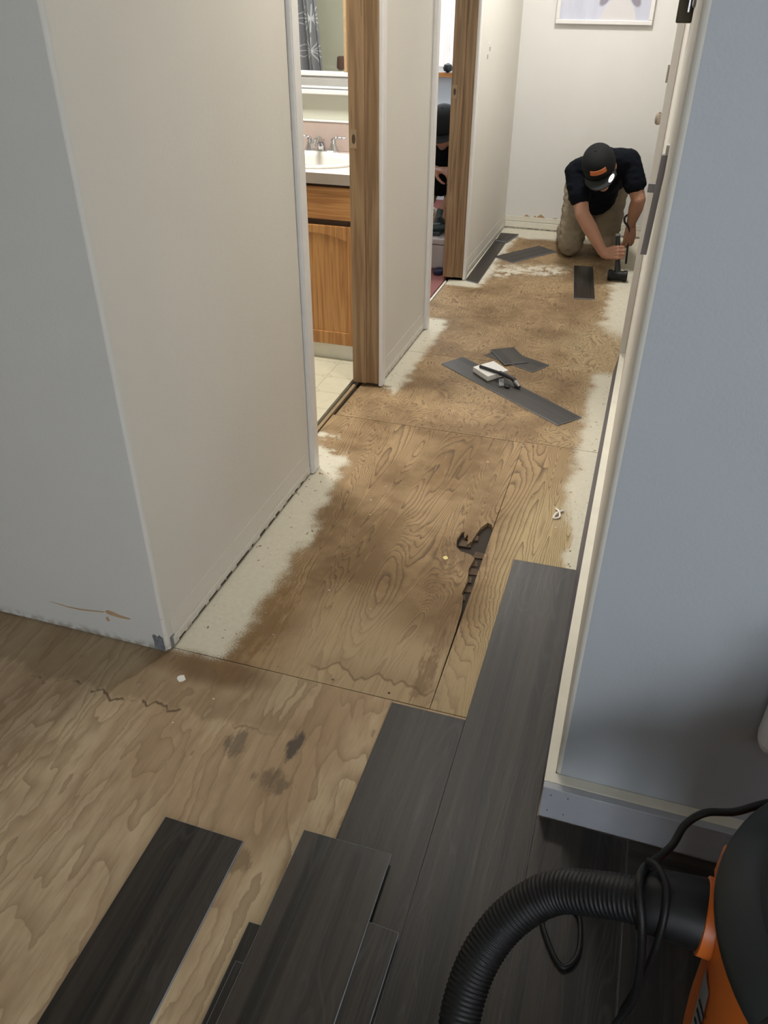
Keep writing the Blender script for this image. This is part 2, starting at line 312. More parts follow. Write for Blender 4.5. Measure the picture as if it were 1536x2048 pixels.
def tube(path, r, seg=12, bm=None, cap=True, mi=0):
    """path: list of points; r: number or function of index"""
    bm = bm or bmesh.new(); P = [Vector(p) for p in path]; n = len(P); rings = []
    T = [(P[min(i + 1, n - 1)] - P[max(i - 1, 0)]).normalized() for i in range(n)]
    a, b = frame(T[0])
    for i in range(n):
        a = (a - T[i] * a.dot(T[i])).normalized(); b = T[i].cross(a)
        rr = r(i) if callable(r) else r
        rings.append([bm.verts.new(P[i] + (a * cos(2 * pi * k / seg) + b * sin(2 * pi * k / seg)) * rr) for k in range(seg)])
    for i in range(n - 1):
        for k in range(seg):
            f = bm.faces.new((rings[i][k], rings[i][(k + 1) % seg], rings[i + 1][(k + 1) % seg], rings[i + 1][k])); f.material_index = mi
    if cap: bm.faces.new(rings[0][::-1]).material_index = mi; bm.faces.new(rings[-1]).material_index = mi
    return bm
def spline(pts, per=10):
    P = [Vector(p) for p in pts]; P = [P[0] * 2 - P[1]] + P + [P[-1] * 2 - P[-2]]; out = []
    for i in range(1, len(P) - 2):
        for k in range(per):
            t = k / per; p0, p1, p2, p3 = P[i - 1], P[i], P[i + 1], P[i + 2]
            out.append(0.5 * ((2 * p1) + (p2 - p0) * t + (2 * p0 - 5 * p1 + 4 * p2 - p3) * t * t + (3 * p1 - p0 - 3 * p2 + p3) * t ** 3))
    out.append(P[-2]); return out
def resample(path, step):
    out = [path[0]]; acc = 0.0
    for a, b in zip(path, path[1:]):
        L = (b - a).length
        if L == 0: continue
        d = step - acc
        while d <= L: out.append(a.lerp(b, d / L)); d += step
        acc = L - (d - step)
    return out
def lathe(prof, center, axis=(0, 0, 1), seg=48, bm=None, mi=0):
    bm = bm or bmesh.new(); ax = Vector(axis).normalized(); a, b = frame(ax); c = Vector(center); rings = []
    for r, h in prof:
        rings.append([bm.verts.new(c + ax * h + (a * cos(2 * pi * k / seg) + b * sin(2 * pi * k / seg)) * max(r, 1e-4)) for k in range(seg)])
    for i in range(len(prof) - 1):
        for k in range(seg):
            bm.faces.new((rings[i][k], rings[i][(k + 1) % seg], rings[i + 1][(k + 1) % seg], rings[i + 1][k])).material_index = mi
    bm.faces.new(rings[0][::-1]).material_index = mi; bm.faces.new(rings[-1]).material_index = mi
    return bm
def blob(pts, z, t=0.0006):
    return prism(pts, z, z + t)
def jag(cx, cy, rx, ry, n=11, seed=0, k=0.35):
    rr = random.Random(seed); return [(cx + rx * cos(2 * pi * i / n) * (1 + rr.uniform(-k, k)), cy + ry * sin(2 * pi * i / n) * (1 + rr.uniform(-k, k))) for i in range(n)]

# ------------------------------------------------------------------ setting
def XL(y): return -1.007 + (y - 1.32) * 0.0113
def lw(bm, d0, d1, y0, y1, z0, z1, mi=0):
    v = [bm.verts.new(p) for p in ((XL(y0) + d0, y0, z0), (XL(y0) + d1, y0, z0), (XL(y1) + d1, y1, z0), (XL(y1) + d0, y1, z0), (XL(y0) + d0, y0, z1), (XL(y0) + d1, y0, z1), (XL(y1) + d1, y1, z1), (XL(y1) + d0, y1, z1))]
    for q in ((0, 3, 2, 1), (4, 5, 6, 7), (0, 1, 5, 4), (1, 2, 6, 5), (2, 3, 7, 6), (3, 0, 4, 7)):
        bm.faces.new([v[i] for i in q]).material_index = mi
    return bm
def struct(name, bm, mat, **k): return tag(obj(name, bm, mat, **k), kind='structure')
H = 2.44; XR = 0.0215; TW = 0.115
# floor: dark underlayer, plywood sheets as parts
floor = struct('floor', box(-3.6, 3.05, -3.55, 6.7, -0.06, -0.014), 'dirt')
sheets = [
    [(-3.55, -3.5), (0.06, -3.5), (0.06, 1.3405), (-3.55, 1.3405)],
    [(0.063, -3.5), (3.0, -3.5), (3.0, 1.3395), (0.063, 1.3395)],
    # middle sheet with the rotted tear along its right edge
    [(-1.085, 1.343), (-0.299, 1.343), (-0.302, 1.63), (-0.305, 1.72), (-0.315, 1.79), (-0.322, 1.80), (-0.318, 1.86), (-0.328, 1.92), (-0.322, 1.98), (-0.338, 1.995), (-0.350, 1.998),
     (-0.372, 2.003), (-0.390, 2.022), (-0.397, 2.06), (-0.392, 2.10), (-0.384, 2.112), (-0.381, 2.09), (-0.374, 2.075), (-0.372, 2.10), (-0.366, 2.085), (-0.360, 2.045), (-0.350, 2.065), (-0.343, 2.12),
     (-0.336, 2.155), (-0.322, 2.185), (-0.308, 2.178), (-0.300, 2.16), (-0.2985, 2.765), (-1.085, 2.765)],
    [(-0.2975, 1.343), (0.0, 1.343), (0.0, 2.775), (-0.2975, 2.775)],
    [(-1.075, 2.7675), (-0.2968, 2.7675), (-0.2968, 2.7775), (0.0, 2.7775), (0.02, 3.53), (-0.31, 3.505), (-1.06, 3.51)],
    [(-1.06, 3.5125), (-0.31, 3.5075), (0.02, 3.5325), (0.02, 5.93), (-0.965, 5.93), (-0.975, 4.65), (-1.05, 4.64), (-1.05, 3.85)],
]
for s in sheets: obj('plywood_sheet', prism(s, -0.0135, 0.0), 'ply', floor)
rb = bmesh.new(); rr = random.Random(4)
for i in range(9):                                     # splintered lower plies inside the tear
    y0 = 1.78 + i * 0.043; x0 = -0.325 + (0.01 if i % 2 else -0.005) - (0.04 if i > 5 else 0)
    prism([(x0 - 0.016, y0), (x0 + 0.022, y0 + 0.004), (x0 + 0.018, y0 + 0.030), (x0 - 0.014, y0 + 0.034)], -0.014, -0.0115 + rr.uniform(0, 0.006), rb)
obj('rotted_ply', rb, 'rot', floor)
# laid vinyl planks (parts of the floor)
def plank(name, corners, z, t=0.005, parent=None, label=None, cat=None, group=None, side='core'):
    """corners: 4 world xy points; local x runs along the longer edge"""
    P = [Vector((a, b, 0)) for a, b in corners]; c = sum(P, Vector()) / len(P)
    e = (P[1] - P[0]); e2 = (P[2] - P[1]); L = e if e.length > e2.length else e2; ang = math.atan2(L.y, L.x)
    Mi = Matrix.Rotation(-ang, 4, 'Z') @ Matrix.Translation(-c); q = [Mi @ p for p in P]
    bm = bmesh.new(); n = len(q); k = 0.0012
    def ins(i, d):
        a, b, cc = q[i - 1], q[i], q[(i + 1) % n]; d1 = (a - b).normalized(); d2 = (cc - b).normalized(); return b + (d1 + d2) * d
    lo = [bm.verts.new((p.x, p.y, 0)) for p in q]; mid = [bm.verts.new((p.x, p.y, t - 0.0012)) for p in q]; tp = [ins(i, k) for i in range(n)]; tp = [bm.verts.new((p.x, p.y, t)) for p in tp]
    bm.faces.new(tp).material_index = 0; bm.faces.new(lo[::-1]).material_index = 1
    for i in range(n):
        j = (i + 1) % n; bm.faces.new((lo[i], lo[j], mid[j], mid[i])).material_index = 1; bm.faces.new((mid[i], mid[j], tp[j], tp[i])).material_index = 1
    bmesh.ops.recalc_face_normals(bm, faces=bm.faces)
    me = bpy.data.meshes.new(name); bm.to_mesh(me); bm.free(); me.materials.append(MAT['lvp']); me.materials.append(MAT[side])
    o = bpy.data.objects.new(name, me); COL.objects.link(o); o.location = (c.x, c.y, z); o.rotation_euler = (0, 0, ang)
    if parent: o.parent = parent
    return tag(o, label, cat, group)
g = 0.0008; xs = -0.0005
plank('vinyl_plank', [(-0.205, 0.38), (xs - g, 0.38), (xs - g, 2.012), (-0.205, 2.007)], 0.0002, parent=floor, side='coredark')
plank('vinyl_plank', [(-0.205, -0.84), (xs - g, -0.84), (xs - g, 0.379), (-0.205, 0.379)], 0.0002, parent=floor, side='coredark')
plank('vinyl_plank', [(-0.397, 0.112), (-0.2055, 0.112), (-0.2055, 1.331), (-0.392, 1.331)], 0.0002, parent=floor, side='coredark')
for i in range(9):
    x0 = xs + i * 0.1905; off = (0.55, 0.95, 0.25, 0.75, 0.4, 0.9, 0.2, 0.6, 0.1)[i]
    for y0, y1 in ((off, 1.117), (off - 1.22, off - g), (off - 2.44, off - 1.22 - g)):
        plank('vinyl_plank', [(x0, y0), (x0 + 0.1905 - g, y0), (x0 + 0.1905 - g, y1), (x0, y1)], 0.0002, parent=floor, side='coredark')
# bathroom and bedroom floor coverings, threshold strips
struct('floor_bathroom', box(-3.5, -1.118, 1.44, 3.76, -0.0135, 0.007), 'tile')
struct('floor_bedroom', box(-3.5, -1.072, 3.86, 6.6, -0.0135, 0.004), 'rosin')
tb = bmesh.new(); prism([(-1.108, 2.33), (-1.094, 2.33), (-1.090, 3.07), (-1.104, 3.07)], -0.013, 0.001, tb); obj('threshold_strip', tb, 'strip', floor)
obj('threshold_strip', prism([(-1.068, 3.86), (-1.055, 3.86), (-1.055, 4.60), (-1.064, 4.60)], -0.013, 0.004), 'cream', floor)
# left hall wall with two door openings
lb = bmesh.new()
arc = [(XL(1.32) - 0.010 + 0.010 * sin(a), 1.330 - 0.010 * cos(a)) for a in [i * pi / 16 for i in range(9)]]
prism([(XL(1.44) - TW, 1.44), (XL(1.44) - TW, 1.3201)] + arc + [(XL(2.290), 2.290), (XL(2.29) - TW, 2.290)], 0.010, H, lb)
lw(lb, -TW, -0.006, 2.290, 2.327, 0.010, H); lw(lb, -TW, 0, 2.327, 3.088, 2.05, H)
lw(lb, -TW, 0, 3.128, 3.795, 0.012, H); lw(lb, -TW, -0.006, 3.088, 3.128, 0.012, H); lw(lb, -TW, -0.006, 3.795, 3.84, 0.012, H)
lw(lb, -TW, 0, 3.84, 4.66, 2.05, H); lw(lb, -TW, -0.002, 4.66, 4.70, 0.012, H); lw(lb, -TW, 0, 4.70, 5.93, 0.014, H)
wl = struct('wall_left', lb, 'wall', smooth=True)
struct('wall_near_left', box(-3.5, XL(1.32) - 0.0102, 1.32, 1.44, 0.004, H), 'wallc')
# left baseboard remnants: thin old strip proud of the drywall
for y0, y1, n in ((1.345, 2.286, '1'), (3.14, 3.79, '2'), (4.70, 5.915, '3')):
    bb = bmesh.new(); lw(bb, 0.0005, 0.0030, y0, y1, 0.010, 0.038); lw(bb, 0.0002, 0.0012, y0, y1, 0.041, 0.100)
    struct('baseboard_left', bb, 'wall')
cr = bmesh.new(); rr = random.Random(3)
for i in range(16):                                   # crumbled drywall edge at the floor
    y0 = 1.36 + i * 0.055 + rr.uniform(0, 0.03); lw(cr, 0.0025, 0.0036, y0, y0 + rr.uniform(0.01, 0.05), 0.009, 0.012 + rr.uniform(0, 0.006))
obj('chipped_edge', cr, 'dirt', wl)
def wallblob(name, pts, yface, mat, parent):          # blob on a wall facing -y : pts in (x,z)
    bm = bmesh.new(); a = [bm.verts.new((p[0], yface - 0.0008, p[1])) for p in pts]; b = [bm.verts.new((p[0], yface + 0.001, p[1])) for p in pts]
    bm.faces.new(a); bm.faces.new(b[::-1]); n = len(pts)
    for i in range(n): bm.faces.new((a[i], a[(i + 1) % n], b[(i + 1) % n], b[i]))
    return obj(name, bm, mat, parent)
wnl = bpy.data.objects['wall_near_left']
wallblob('paint_gouge', [(-1.185, 0.100), (-1.175, 0.106), (-1.160, 0.104), (-1.140, 0.098), (-1.107, 0.094), (-1.112, 0.090), (-1.14, 0.088), (-1.165, 0.090), (-1.18, 0.093)], 1.32, 'raw', wnl)
wallblob('paint_gouge', [(-1.362, 0.0885), (-1.33, 0.0875), (-1.30, 0.0855), (-1.262, 0.0875), (-1.188, 0.0975), (-1.188, 0.094), (-1.262, 0.083), (-1.30, 0.082), (-1.33, 0.085)], 1.32, 'raw', wnl)
wallblob('paint_gouge', [(-1.188, 0.076), (-1.180, 0.082), (-1.176, 0.068), (-1.184, 0.065)], 1.32, 'raw', wnl)
wallblob('exposed_bead', [(-1.052, 0.052), (-1.044, 0.057), (-1.036, 0.050), (-1.030, 0.058), (-1.020, 0.050), (-1.018, 0.006), (-1.05, 0.005), (-1.049, 0.03)], 1.32, 'bead', wnl)
bb = bmesh.new(); lw(bb, 0.0003, 0.0013, 1.332, 1.352, 0.006, 0.045); obj('exposed_bead', bb, 'bead', wl)
# end wall, right hall wall, blue wall
bk = struct('wall_back', box(-1.08, 1.2, 5.93, 6.05, 0.0, H), 'back')
bb = box(XL(5.93) + 0.002, 0.02, 5.922, 5.93, 0.012, 0.050); bx(bb, XL(5.93) + 0.002, 0.02, 5.926, 5.93, 0.053, 0.087); struct('baseboard_back', bb, 'cream', bevel=0.002)
for cx, rx, rz in ((-0.80, 0.022, 0.014), (-0.70, 0.030, 0.022), (-0.742, 0.012, 0.010), (-0.60, 0.02, 0.006)):
    wallblob('torn_drywall', [(cx - rx, 0.088), (cx - rx * 0.4, 0.088 + rz * 0.7), (cx, 0.088 + rz), (cx + rx * 0.5, 0.088 + rz * 0.5), (cx + rx, 0.088), (cx, 0.084)], 5.93, 'raw', bk)
wr = bmesh.new(); arc = [(XR + 0.010 - 0.010 * cos(a), 1.173 - 0.010 * sin(a)) for a in [i * pi / 16 for i in range(9)]]
prism([(XR, 3.60), (XR, 1.173)] + arc[1:] + [(0.10, 1.163), (0.10, 3.60)], 0.0, H, wr); bx(wr, XR, 0.13, 3.60, 4.42, 2.05, H); bx(wr, XR, 0.13, 4.42, 5.93, 0, H)
wright = struct('wall_right', wr, 'wall', smooth=True)
wbl = struct('wall_near_right', box(0.0316, 3.0, 1.1628, 1.28, 0, H), 'blue')
# near right trim: grey board over an older cream board
bt = bmesh.new(); bx(bt, 0.003, 3.0, 1.1365, 1.1628, 0.0, 0.099); t1 = struct('baseboard_near_right', bt, 'cream', bevel=0.002)
bt = bmesh.new(); bx(bt, 0.0015, 3.0, 1.120, 1.1364, 0.0002, 0.0985); t2 = struct('trim_1', bt, 'greytrim', bevel=0.0015)
nh = bmesh.new()
for cx, cz in ((0.020, 0.078), (0.055, 0.080), (0.018, 0.028), (0.052, 0.026)): lathe([(0.0016, 0), (0.0016, 0.0006)], (cx, 1.1203, cz), (0, -1, 0), 8, nh)
obj('nail_hole', nh, 'dirt', t2)
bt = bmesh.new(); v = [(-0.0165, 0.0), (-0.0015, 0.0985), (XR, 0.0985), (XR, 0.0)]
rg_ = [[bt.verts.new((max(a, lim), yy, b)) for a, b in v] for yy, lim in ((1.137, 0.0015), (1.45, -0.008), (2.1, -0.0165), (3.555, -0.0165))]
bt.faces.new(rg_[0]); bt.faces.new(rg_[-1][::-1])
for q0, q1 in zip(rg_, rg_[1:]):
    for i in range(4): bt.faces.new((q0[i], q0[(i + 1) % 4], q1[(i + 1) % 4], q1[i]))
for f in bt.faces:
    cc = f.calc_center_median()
    if cc.x < 0.004 and 1.2 < cc.y < 3.5 and abs(cc.z - 0.05) < 0.02: f.material_index = 1  # sloping front face of the baseboard coloured darker than its top
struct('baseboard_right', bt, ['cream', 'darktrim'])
# right door: casing, slab, knob, hinge
bt = bmesh.new(); bx(bt, -0.006, XR, 3.555, 3.61, 0.004, 2.1); bx(bt, -0.006, XR, 4.40, 4.455, 0.004, 2.1); bx(bt, -0.006, XR, 3.555, 4.455, 2.04, 2.1); struct('trim_2', bt, 'trim', bevel=0.003)
dr = empty('door_1', (0.05, 4.0, 0.0), kind='structure')
dp = box(0.045, 0.085, 3.60, 4.41, 0.006, 2.04)
for z0, z1 in ((0.2, 0.85), (1.05, 1.85)): bx(dp, 0.041, 0.045, 3.72, 4.29, z0, z1)
obj('door_panel', dp, 'trim', dr, bevel=0.003)
kb = lathe([(0.030, 0), (0.031, 0.004), (0.012, 0.008), (0.010, 0.035), (0.018, 0.042), (0.027, 0.052), (0.028, 0.062), (0.020, 0.071), (0.004, 0.074)], (0.040, 4.33, 0.955), (-1, 0, 0), 32); obj('door_knob', kb, 'nickel', dr, smooth=True)
kb = lathe([(0.006, 0), (0.006, 0.06)], (-0.008, 3.66, 1.165), (0, 0, 1), 14); bx(kb, -0.006, 0.004, 3.652, 3.668, 1.165, 1.225); obj('hinge', kb, 'nickel', dr, smooth=True)
# jambs and casings of the two left doorways
def doorway(n, ya, yb):
    t = empty('door_%d' % n, (XL(ya), (ya + yb) / 2, 0), kind='structure')
    for nm, a, b, s in (('near', ya - 0.018, ya, 1), ('far', yb, yb + 0.018, -1)):
        bm = bmesh.new(); dd = -0.116 if n == 2 else -0.120; lw(bm, dd, 0.0, a, b, 0.006 if s > 0 else 0.016, 2.05)
        obj('jamb', bm, 'oak', t, bevel=0.0015)
        bm = bmesh.new(); lw(bm, dd + 0.002, -0.052, (a if s < 0 else b) - (0.011 if s < 0 else 0), (a if s < 0 else b) + (0.011 if s > 0 else 0), 0.016, 2.04)
        st = obj('door_stop', bm, 'oak', t, bevel=0.004)
        if s < 0:
            yf = yb - 0.0112; d = -TW - 0.004 if n == 2 else -TW + 0.0
            d = dd + 0.007; bm = bmesh.new(); lw(bm, d, d + 0.026, yf - 0.0006, yf + 0.001, 0.966, 1.030); obj('strike_mortise', bm, 'strip', t, bevel=0.0)
            bm = bmesh.new()
            pts = [(XL(yf) + d + 0.015 + 0.007 * cos(2 * pi * i / 14), 0.998 + 0.017 * sin(2 * pi * i / 14)) for i in range(14)]
            a_ = [bm.verts.new((p[0], yf - 0.0014, p[1])) for p in pts]; b_ = [bm.verts.new((p[0], yf + 0.0005, p[1])) for p in pts]
            bm.faces.new(a_); bm.faces.new(b_[::-1])
            for i in range(14): bm.faces.new((a_[i], a_[(i + 1) % 14], b_[(i + 1) % 14], b_[i]))
            obj('latch_hole', bm, 'shadowwood', t)
    bm = bmesh.new(); lw(bm, -TW - 0.012, 0, ya, yb, 2.035, 2.05); obj('head_jamb', bm, 'oak', t)
    return t
doorway(2, 2.345, 3.070); doorway(3, 3.86, 4.640)
def casing(i, ya, yb, z0=0.004):
    bm = bmesh.new(); lw(bm, -0.002, 0.013, ya, yb, z0, 2.10); lw(bm, 0.012, 0.0155, ya + 0.004, ya + (yb - ya) * 0.45, z0 + 0.002, 2.10)
    struct('trim_%d' % i, bm, 'trim', bevel=0.002)
casing(3, 2.294, 2.349); casing(4, 3.076, 3.126); casing(5, 3.800, 3.858); casing(6, 4.645, 4.700)
# outer shell
struct('ceiling', box(-3.6, 3.1, -3.55, 6.7, H, H + 0.06), 'ceil')
struct('wall_far_left', box(-3.62, -3.5, -3.55, 6.7, -0.05, H), 'wall')
# right outer wall and rear wall with window openings
wo = bmesh.new(); bx(wo, 3.0, 3.1, -3.55, 1.28, 0, 0.85); bx(wo, 3.0, 3.1, -3.55, 1.28, 2.05, H); bx(wo, 3.0, 3.1, -3.55, -1.65, 0.85, 2.05); bx(wo, 3.0, 3.1, -0.15, 1.28, 0.85, 2.05); struct('wall_far_right', wo, 'wall')
wo = bmesh.new(); bx(wo, -3.5, 3.0, -3.6, -3.5, 0, 0.28); bx(wo, -3.5, 3.0, -3.6, -3.5, 2.05, H); bx(wo, -3.5, 0.05, -3.6, -3.5, 0.28, 2.05); bx(wo, 1.75, 3.0, -3.6, -3.5, 0.28, 2.05); struct('wall_rear', wo, 'wall')
struct('wall_side_room', box(0.13, 1.2, 5.0, 5.93, 0, H), 'wall')
def window(n, y_face, x0, x1, z0, z1, axis='y', x_face=0):
    t = empty('window_%d' % n, ((x0 + x1) / 2, y_face, z0) if axis == 'y' else (x_face, (x0 + x1) / 2, z0), kind='structure')
    bm = bmesh.new()
    def b(a0, a1, z0_, z1_, d0, d1):
        if axis == 'y': bx(bm, a0, a1, y_face + d0, y_face + d1, z0_, z1_)
        else: bx(bm, x_face + d0, x_face + d1, a0, a1, z0_, z1_)
    for a in ((x0, x0 + 0.04, z0, z1), (x1 - 0.04, x1, z0, z1), (x0, x1, z0, z0 + 0.035), (x0, x1, z1 - 0.04, z1), ((x0 + x1) / 2 - 0.02, (x0 + x1) / 2 + 0.02, z0, z1)): b(*a, 0.03, 0.07)
    obj('window_frame', bm, 'trim', t); bm = bmesh.new(); b(x0 + 0.03, x1 - 0.03, z0 + 0.03, z1 - 0.03, 0.048, 0.052); obj('pane', bm, 'glass', t)
    return t
window(1, -3.6, 0.05, 1.75, 0.28, 2.05); window(2, 0, -1.65, -0.15, 0.85, 2.05, 'x', 3.0)
# ------------------------------------------------------------------ bathroom
bw = bmesh.new(); bx(bw, -3.5, XL(3.8) - TW, 3.76, 3.85, 0, H); wb = struct('wall_bathroom', bw, 'bath')
sm = bmesh.new(); bx(sm, -3.5, -1.125, 1.44, 1.455, 0.0, H); bx(sm, -3.5, -1.6, 1.455, 1.50, 0.4, 0.965); sw = struct('wall_tub_surround', sm, 'bath')
tag(obj('shampoo_tub', lathe([(0.03, 0), (0.034, 0.01), (0.030, 0.07), (0.02, 0.075)], (-2.20, 1.485, 0.965), seg=20), 'brown', smooth=True), 'small brown tub on the bathroom ledge, seen in the mirror', 'container')
tbm = bmesh.new(); bx(tbm, -3.45, -1.7, 2.10, 2.17, 0.007, 0.42); bx(tbm, -3.45, -1.7, 1.50, 2.10, 0.007, 0.10); bx(tbm, -1.76, -1.7, 1.50, 2.10, 0.10, 0.42); bx(tbm, -3.45, -3.39, 1.50, 2.10, 0.10, 0.42); bx(tbm, -3.39, -1.76, 1.50, 1.55, 0.1, 0.42)
tag(obj('bathtub', tbm, 'porcelain', bevel=0.02, seg=3), 'white bathtub behind the grey starburst curtain', 'bathtub')
cb = bmesh.new(); nx, nz = 120, 24; grid = []
for j in range(nz + 1):
    t = j / nz; z = 0.30 + t * 1.70; row = []
    xr = -2.035 - 0.085 * t ** 1.2 + 0.012 * sin(t * 5)
    for i in range(nx + 1):
        s = i / nx; x = -2.62 + (xr + 2.62) * s; y = 2.225 + 0.030 * sin(s * 44) * (0.7 + 0.3 * sin(t * 3 + s * 9)) + 0.010 * sin(s * 97 + t * 2)
        row.append(cb.verts.new((x, y, z)))
    grid.append(row)
for j in range(nz):
    for i in range(nx): cb.faces.new((grid[j][i], grid[j][i + 1], grid[j + 1][i + 1], grid[j + 1][i]))
cu = empty('shower_curtain', (-2.3, 2.19, 0.3), 'grey shower curtain with white starburst lines, reflected in the bathroom mirror', 'curtain')
co = obj('curtain_cloth', cb, 'curtain', cu, smooth=True, auto=False); sm_ = co.modifiers.new('s', 'SOLIDIFY'); sm_.thickness = 0.0015
obj('curtain_rod', tube([(-3.49, 2.225, 2.02), (-1.20, 2.225, 2.02)], 0.0125, 16), 'chrome', cu, smooth=True)
# vanity cabinet
vn = empty('vanity_cabinet', (-1.7, 3.5, 0), 'oak bathroom vanity with one drawer front above a panelled door', 'cabinet')
bm = box(-2.35, -1.130, 3.296, 3.312, 0.083, 0.785); bx(bm, -2.35, -2.335, 3.312, 3.755, 0.007, 0.785); bx(bm, -1.145, -1.13, 3.312, 3.755, 0.007, 0.785); bx(bm, -2.335, -1.145, 3.312, 3.755, 0.083, 0.098); obj('body', bm, 'shadowwood', vn)
bm = box(-2.35, -1.13, 3.302, 3.312, 0.007, 0.083); obj('toe_kick', bm, 'cream', vn)
for x0, x1 in ((-1.545, -1.140), (-1.965, -1.560)):
    bm = box(x0, x1, 3.276, 3.296, 0.642, 0.773); obj('drawer', bm, 'oakcabx', vn, bevel=0.004)
    d = obj('door', box(x0 + 0.05, x1 - 0.05, 3.283, 3.296, 0.14, 0.605), 'oakcab', vn)
    d2 = bmesh.new(); bx(d2, x0, x0 + 0.055, 3.276, 3.296, 0.085, 0.618); bx(d2, x1 - 0.055, x1, 3.276, 3.296, 0.085, 0.618); bx(d2, x0 + 0.055, x1 - 0.055, 3.276, 3.296, 0.085, 0.145)
    n = 16; top = [(x0 + 0.055 + (x1 - x0 - 0.11) * i / n, 0.555 + 0.028 * sin(pi * i / n)) for i in range(n + 1)]
    f = [d2.verts.new((a, 3.276, b)) for a, b in top] + [d2.verts.new((x1 - 0.055, 3.276, 0.618)), d2.verts.new((x0 + 0.055, 3.276, 0.618))]; b_ = [d2.verts.new((q.co.x, 3.296, q.co.z)) for q in f]
    d2.faces.new(f); d2.faces.new(b_[::-1])
    for i in range(len(f)): d2.faces.new((f[i], f[(i + 1) % len(f)], b_[(i + 1) % len(f)], b_[i]))
    q = obj('door_frame', d2, 'oakcab', None, bevel=0.003); q.parent = d
bm = bmesh.new(); cx, cy, rx, ry = -1.46, 3.49, 0.235, 0.165; N = 72; x0, x1, y0, y1 = -2.36, -1.128, 3.262, 3.755
def rectpt(a):
    c, s = cos(a), sin(a); t = min(((x1 - cx) if c > 0 else (x0 - cx)) / c if abs(c) > 1e-6 else 9e9, ((y1 - cy) if s > 0 else (y0 - cy)) / s if abs(s) > 1e-6 else 9e9); return (cx + c * t, cy + s * t)
angs = sorted(set([2 * pi * i / N for i in range(N)] + [math.atan2(b - cy, a - cx) % (2 * pi) for a in (x0, x1) for b in (y0, y1)])); N = len(angs)
inn = [bm.verts.new((cx + rx * cos(a), cy + ry * sin(a), 0.829)) for a in angs]; out = [bm.verts.new((*rectpt(a), 0.829)) for a in angs]; low = [bm.verts.new((*rectpt(a), 0.787)) for a in angs]
for i in range(N):
    j = (i + 1) % N; bm.faces.new((inn[i], inn[j], out[j], out[i])).material_index = 0; bm.faces.new((out[i], out[j], low[j], low[i])).material_index = 1
bm.faces.new(low[::-1]).material_index = 1
ct = tag(obj('countertop', bm, ['counter', 'edge']), 'pale laminate countertop with a mauve edge and backsplash on the vanity', 'countertop')
obj('backsplash', box(-2.36, -1.128, 3.742, 3.758, 0.830, 0.950), 'mauve', ct, bevel=0.002)
obj('backsplash_cap', box(-2.36, -1.128, 3.738, 3.758, 0.950, 0.957), 'white', ct, bevel=0.002)
bm = bmesh.new(); rings = []
for k, (s, z) in enumerate(((1.06, 0.8295), (1.07, 0.834), (1.05, 0.840), (1.0, 0.842), (0.95, 0.838), (0.90, 0.815), (0.78, 0.765), (0.5, 0.725), (0.2, 0.718), (0.06, 0.716))):
    rings.append([bm.verts.new((cx + (rx * s) * cos(2 * pi * i / 64), cy + (ry * s + (0.0 if k < 4 else 0.0)) * sin(2 * pi * i / 64), z)) for i in range(64)])
for a, b in zip(rings, rings[1:]):
    for i in range(64): bm.faces.new((a[i], a[(i + 1) % 64], b[(i + 1) % 64], b[i]))
bm.faces.new(rings[-1])
obj('sink', bm, 'porcelain', ct, smooth=True, auto=False)
fx, fy = -1.462, 3.695; fa = empty('faucet', (fx, fy, 0.843), 'chrome two-handle faucet behind the oval sink', 'faucet')
bm = bmesh.new(); pts = [(fx + (0.058 if cos(a) > 0 else -0.058) + 0.026 * cos(a), fy + 0.026 * sin(a)) for a in [2 * pi * i / 32 + 0.01 for i in range(32)]]; prism(pts, 0.8295, 0.843, bm); obj('base_plate', bm, 'chrome', fa, bevel=0.004, smooth=True)
path = spline([(fx, fy, 0.842), (fx, fy - 0.004, 0.868), (fx, fy - 0.03, 0.888), (fx, fy - 0.075, 0.885), (fx, fy - 0.105, 0.872)], 8); obj('spout', tube(path, lambda i: 0.019 - 0.007 * i / 32, 18), 'chrome', fa, smooth=True)
for s in (-1, 1):
    hx = fx + s * 0.058; bm = lathe([(0.022, 0), (0.021, 0.004), (0.014, 0.020), (0.011, 0.036), (0.012, 0.044), (0.009, 0.050), (0.001, 0.052)], (hx, fy, 0.842), seg=24)
    tube(spline([(hx - s * 0.004, fy, 0.886), (hx + s * 0.015, fy, 0.894), (hx + s * 0.06, fy, 0.893)], 8), lambda i: 0.0068 - 0.0018 * abs(sin(i * 0.9)), 12, bm); obj('handle', bm, 'chrome', fa, smooth=True)
bm = lathe([(0.003, 0), (0.003, 0.03), (0.007, 0.033), (0.007, 0.04), (0.001, 0.042)], (fx, fy + 0.022, 0.842), seg=14); obj('lift_rod', bm, 'chrome', fa, smooth=True)
mr = empty('bathroom_mirror', (-1.75, 3.75, 1.15), 'wall mirror above a white moulded ledge in the bathroom', 'mirror')
obj('mirror_glass', box(-2.30, -1.356, 3.740, 3.7598, 1.14, 2.0), 'mirror', mr); obj('side_frame', box(-1.356, -1.343, 3.725, 3.7598, 1.14, 2.0), 'raw', mr, bevel=0.002)
bm = bmesh.new()
for z0, z1, d in ((1.136, 1.153, 0.040), (1.122, 1.130, 0.026), (1.086, 1.094, 0.024), (1.064, 1.082, 0.045)): bx(bm, -2.30, -1.128, 3.7598 - d, 3.7598, z0, z1)
bx(bm, -2.30, -1.128, 3.748, 3.7598, 1.06, 1.15); obj('ledge_moulding', bm, 'white', mr, bevel=0.003)
